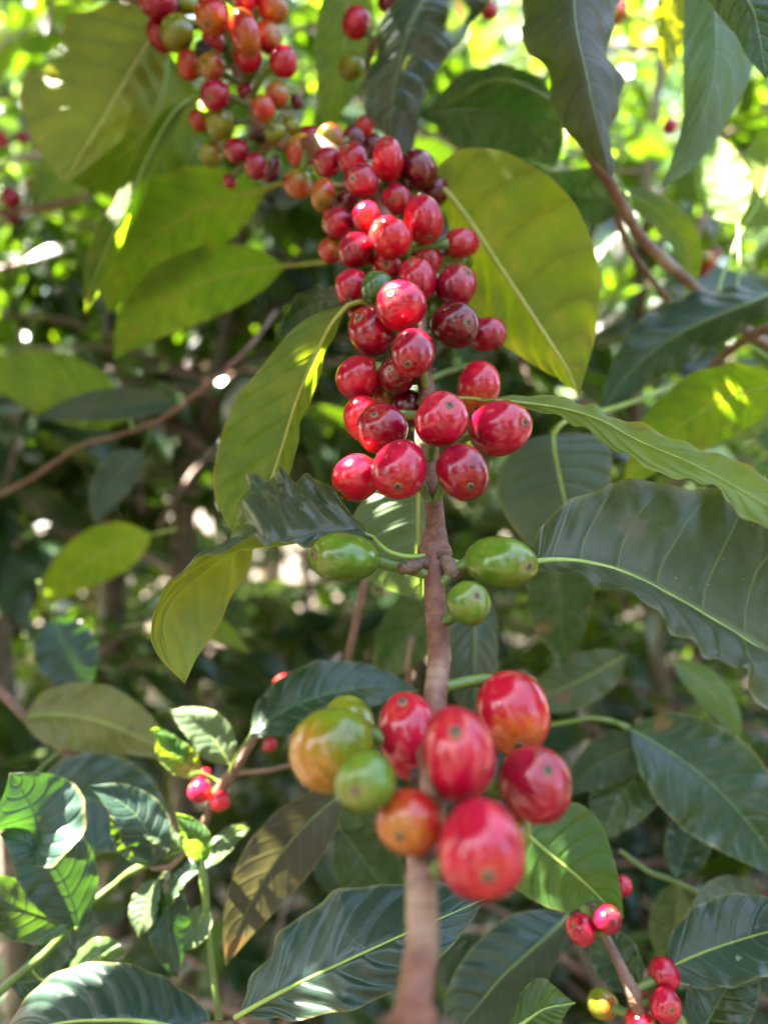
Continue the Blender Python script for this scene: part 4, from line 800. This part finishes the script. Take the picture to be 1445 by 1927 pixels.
# ------------------------------------------------------------------ the canopy added unseen above the frame, holes cut for the dapples
SX = nrm(np.cross(SUN, [0, 0, 1.])); SY = np.cross(SX, SUN)
def leaf_screen(center, dist, rad, n, ls, seed, label, hub):
    g = np.random.default_rng(seed); root = thing('sun_screen_leaves', hub, label, 'branch')  # leaves added out of view to block the sun
    a = g.uniform(0, 2 * np.pi, n); rr = rad * np.sqrt(g.uniform(0, 1, n))
    pos = center + SUN * (dist + g.uniform(-.06, .06, n))[:, None] + SX * (rr * np.cos(a))[:, None] + SY * (rr * np.sin(a))[:, None]
    d = nrm(SX * g.normal(size=(n, 1)) + SY * g.normal(size=(n, 1)) + SUN * g.normal(size=(n, 1)) * .35)
    u = nrm(SUN + .3 * g.normal(size=(n, 3)))
    pos = pos - d * ls * .4
    x, y, z = project(pos); x2, y2, z2 = project(pos + d * ls)
    ok = ~(((z > .02) & (x > -40) & (x < 1485) & (y > -40)) | ((z2 > .02) & (x2 > -40) & (x2 < 1485) & (y2 > -40)))
    ok &= (pos[:, 2] > CAMH + .17) & ((pos + d * ls)[:, 2] > CAMH + .17)
    pos, d, u = pos[ok], d[ok], u[ok]
    tp = [leaf_template(16, 4, .2, .12), leaf_template(16, 4, .3, .05)]
    scatter('foliage', pos, d, u, ls * g.uniform(.7, 1.2, len(pos)), LM['dark'], root, keep=carve, tpls=tp)
    c0 = center + SUN * dist
    for k in range(7):
        b = c0 + SX * rad * math.cos(k) * .9 + SY * rad * math.sin(k) * .9; mid_ = (b + c0) / 2 + SUN * .03
        x, y, z = project(np.array([b, mid_, c0]))
        if ((y > -60) & (z > 0)).any(): continue
        tube('stem', [c0, mid_, b], [.004, .003, .0015], M_TWIG, root, 8, .02, k, n=14)
hero = P(700, 950, 270)
leaf_screen(hero, .48, .46, 2200, .085, 71, 'added screen of leaves overhead, out of view, keeping sun off the cherries', hero + SUN * .5)

# wide crown added over the whole thicket to break the sun into flecks
def overhead(loc, h, label, center, dist, rad, n, ls, seed, mat='bush', gaps=0):
    g = np.random.default_rng(seed); loc = np.array(loc, float); root = thing('shade_tree', loc, label, 'tree')
    c0 = center + SUN * dist
    tube('trunk', [loc, (loc + c0) / 2 + [.15, .1, 0], c0], [.07, .05, .02], M_TRUNK, root, 12, .05, seed, n=40)
    a = g.uniform(0, 2 * np.pi, n); rr = rad * np.sqrt(g.uniform(0, 1, n))
    pos = center + SUN * (dist + g.uniform(-.25, .25, n))[:, None] + SX * (rr * np.cos(a))[:, None] + SY * (rr * np.sin(a))[:, None]
    d = nrm(g.normal(size=(n, 3)) + [0, 0, -.5]); d = nrm(d - .5 * (d @ SUN)[:, None] * SUN)
    u = nrm(SUN + .35 * g.normal(size=(n, 3)))
    x, y, z = project(pos); ok = (z > 1.0) | (z < -.3) | (y < -150) | (np.abs(x - 722) > 1000)
    pos, d, u = pos[ok], d[ok], u[ok]
    scatter('crown', pos, d, u, ls * g.uniform(.6, 1.25, len(pos)), LM[mat], root, keep=lambda c_: carve(c_, .016), tpls=[leaf_template(6, 1, .25, .2), leaf_template(6, 1, .4, .1)])
    for k in range(9):
        b = c0 + SX * rad * math.cos(k * .7) * .85 + SY * rad * math.sin(k * .7) * .85
        x, y, z = project(np.array([b, c0, (b + c0) / 2]))
        if ((z > 0) & (z < 1.) & (y > -200)).any(): continue
        tube('branch', [c0, (b + c0) / 2 + SUN * .05, b], [.02, .012, .003], M_TWIG, root, 8, .02, k, n=14)
overhead((-1.6, 3.6, 0), 3, 'added shade tree, its crown put over the thicket to fleck the sun', P(722, 1100, 1500), 1.55, 1.75, 9000, .080, 81)
# unseen shrubs added behind and beside the view for glossy skins to mirror
for i, (x, y, h, lb) in enumerate([(-.75, -.75, 2.1, 'added unseen coffee shrub behind the photographer to the left'), (.7, -.8, 2.2, 'added unseen coffee shrub behind the photographer to the right'), (-1.3, .2, 2.0, 'added unseen coffee shrub just outside the left of the view'), (1.3, .3, 2.1, 'added unseen coffee shrub just outside the right of the view'), (.0, -1.3, 2.6, 'added unseen taller coffee shrub straight behind the photographer'), (-1.6, -1.6, 2.7, 'added unseen tall coffee shrub diagonally behind the photographer to the left'), (1.6, -1.6, 2.7, 'added unseen tall coffee shrub diagonally behind the photographer to the right')]):
    coffee_shrub((x, y, 0), h, lb, 90 + i, nbr=44, blen=.6, lmat='bush', lsize=.15)
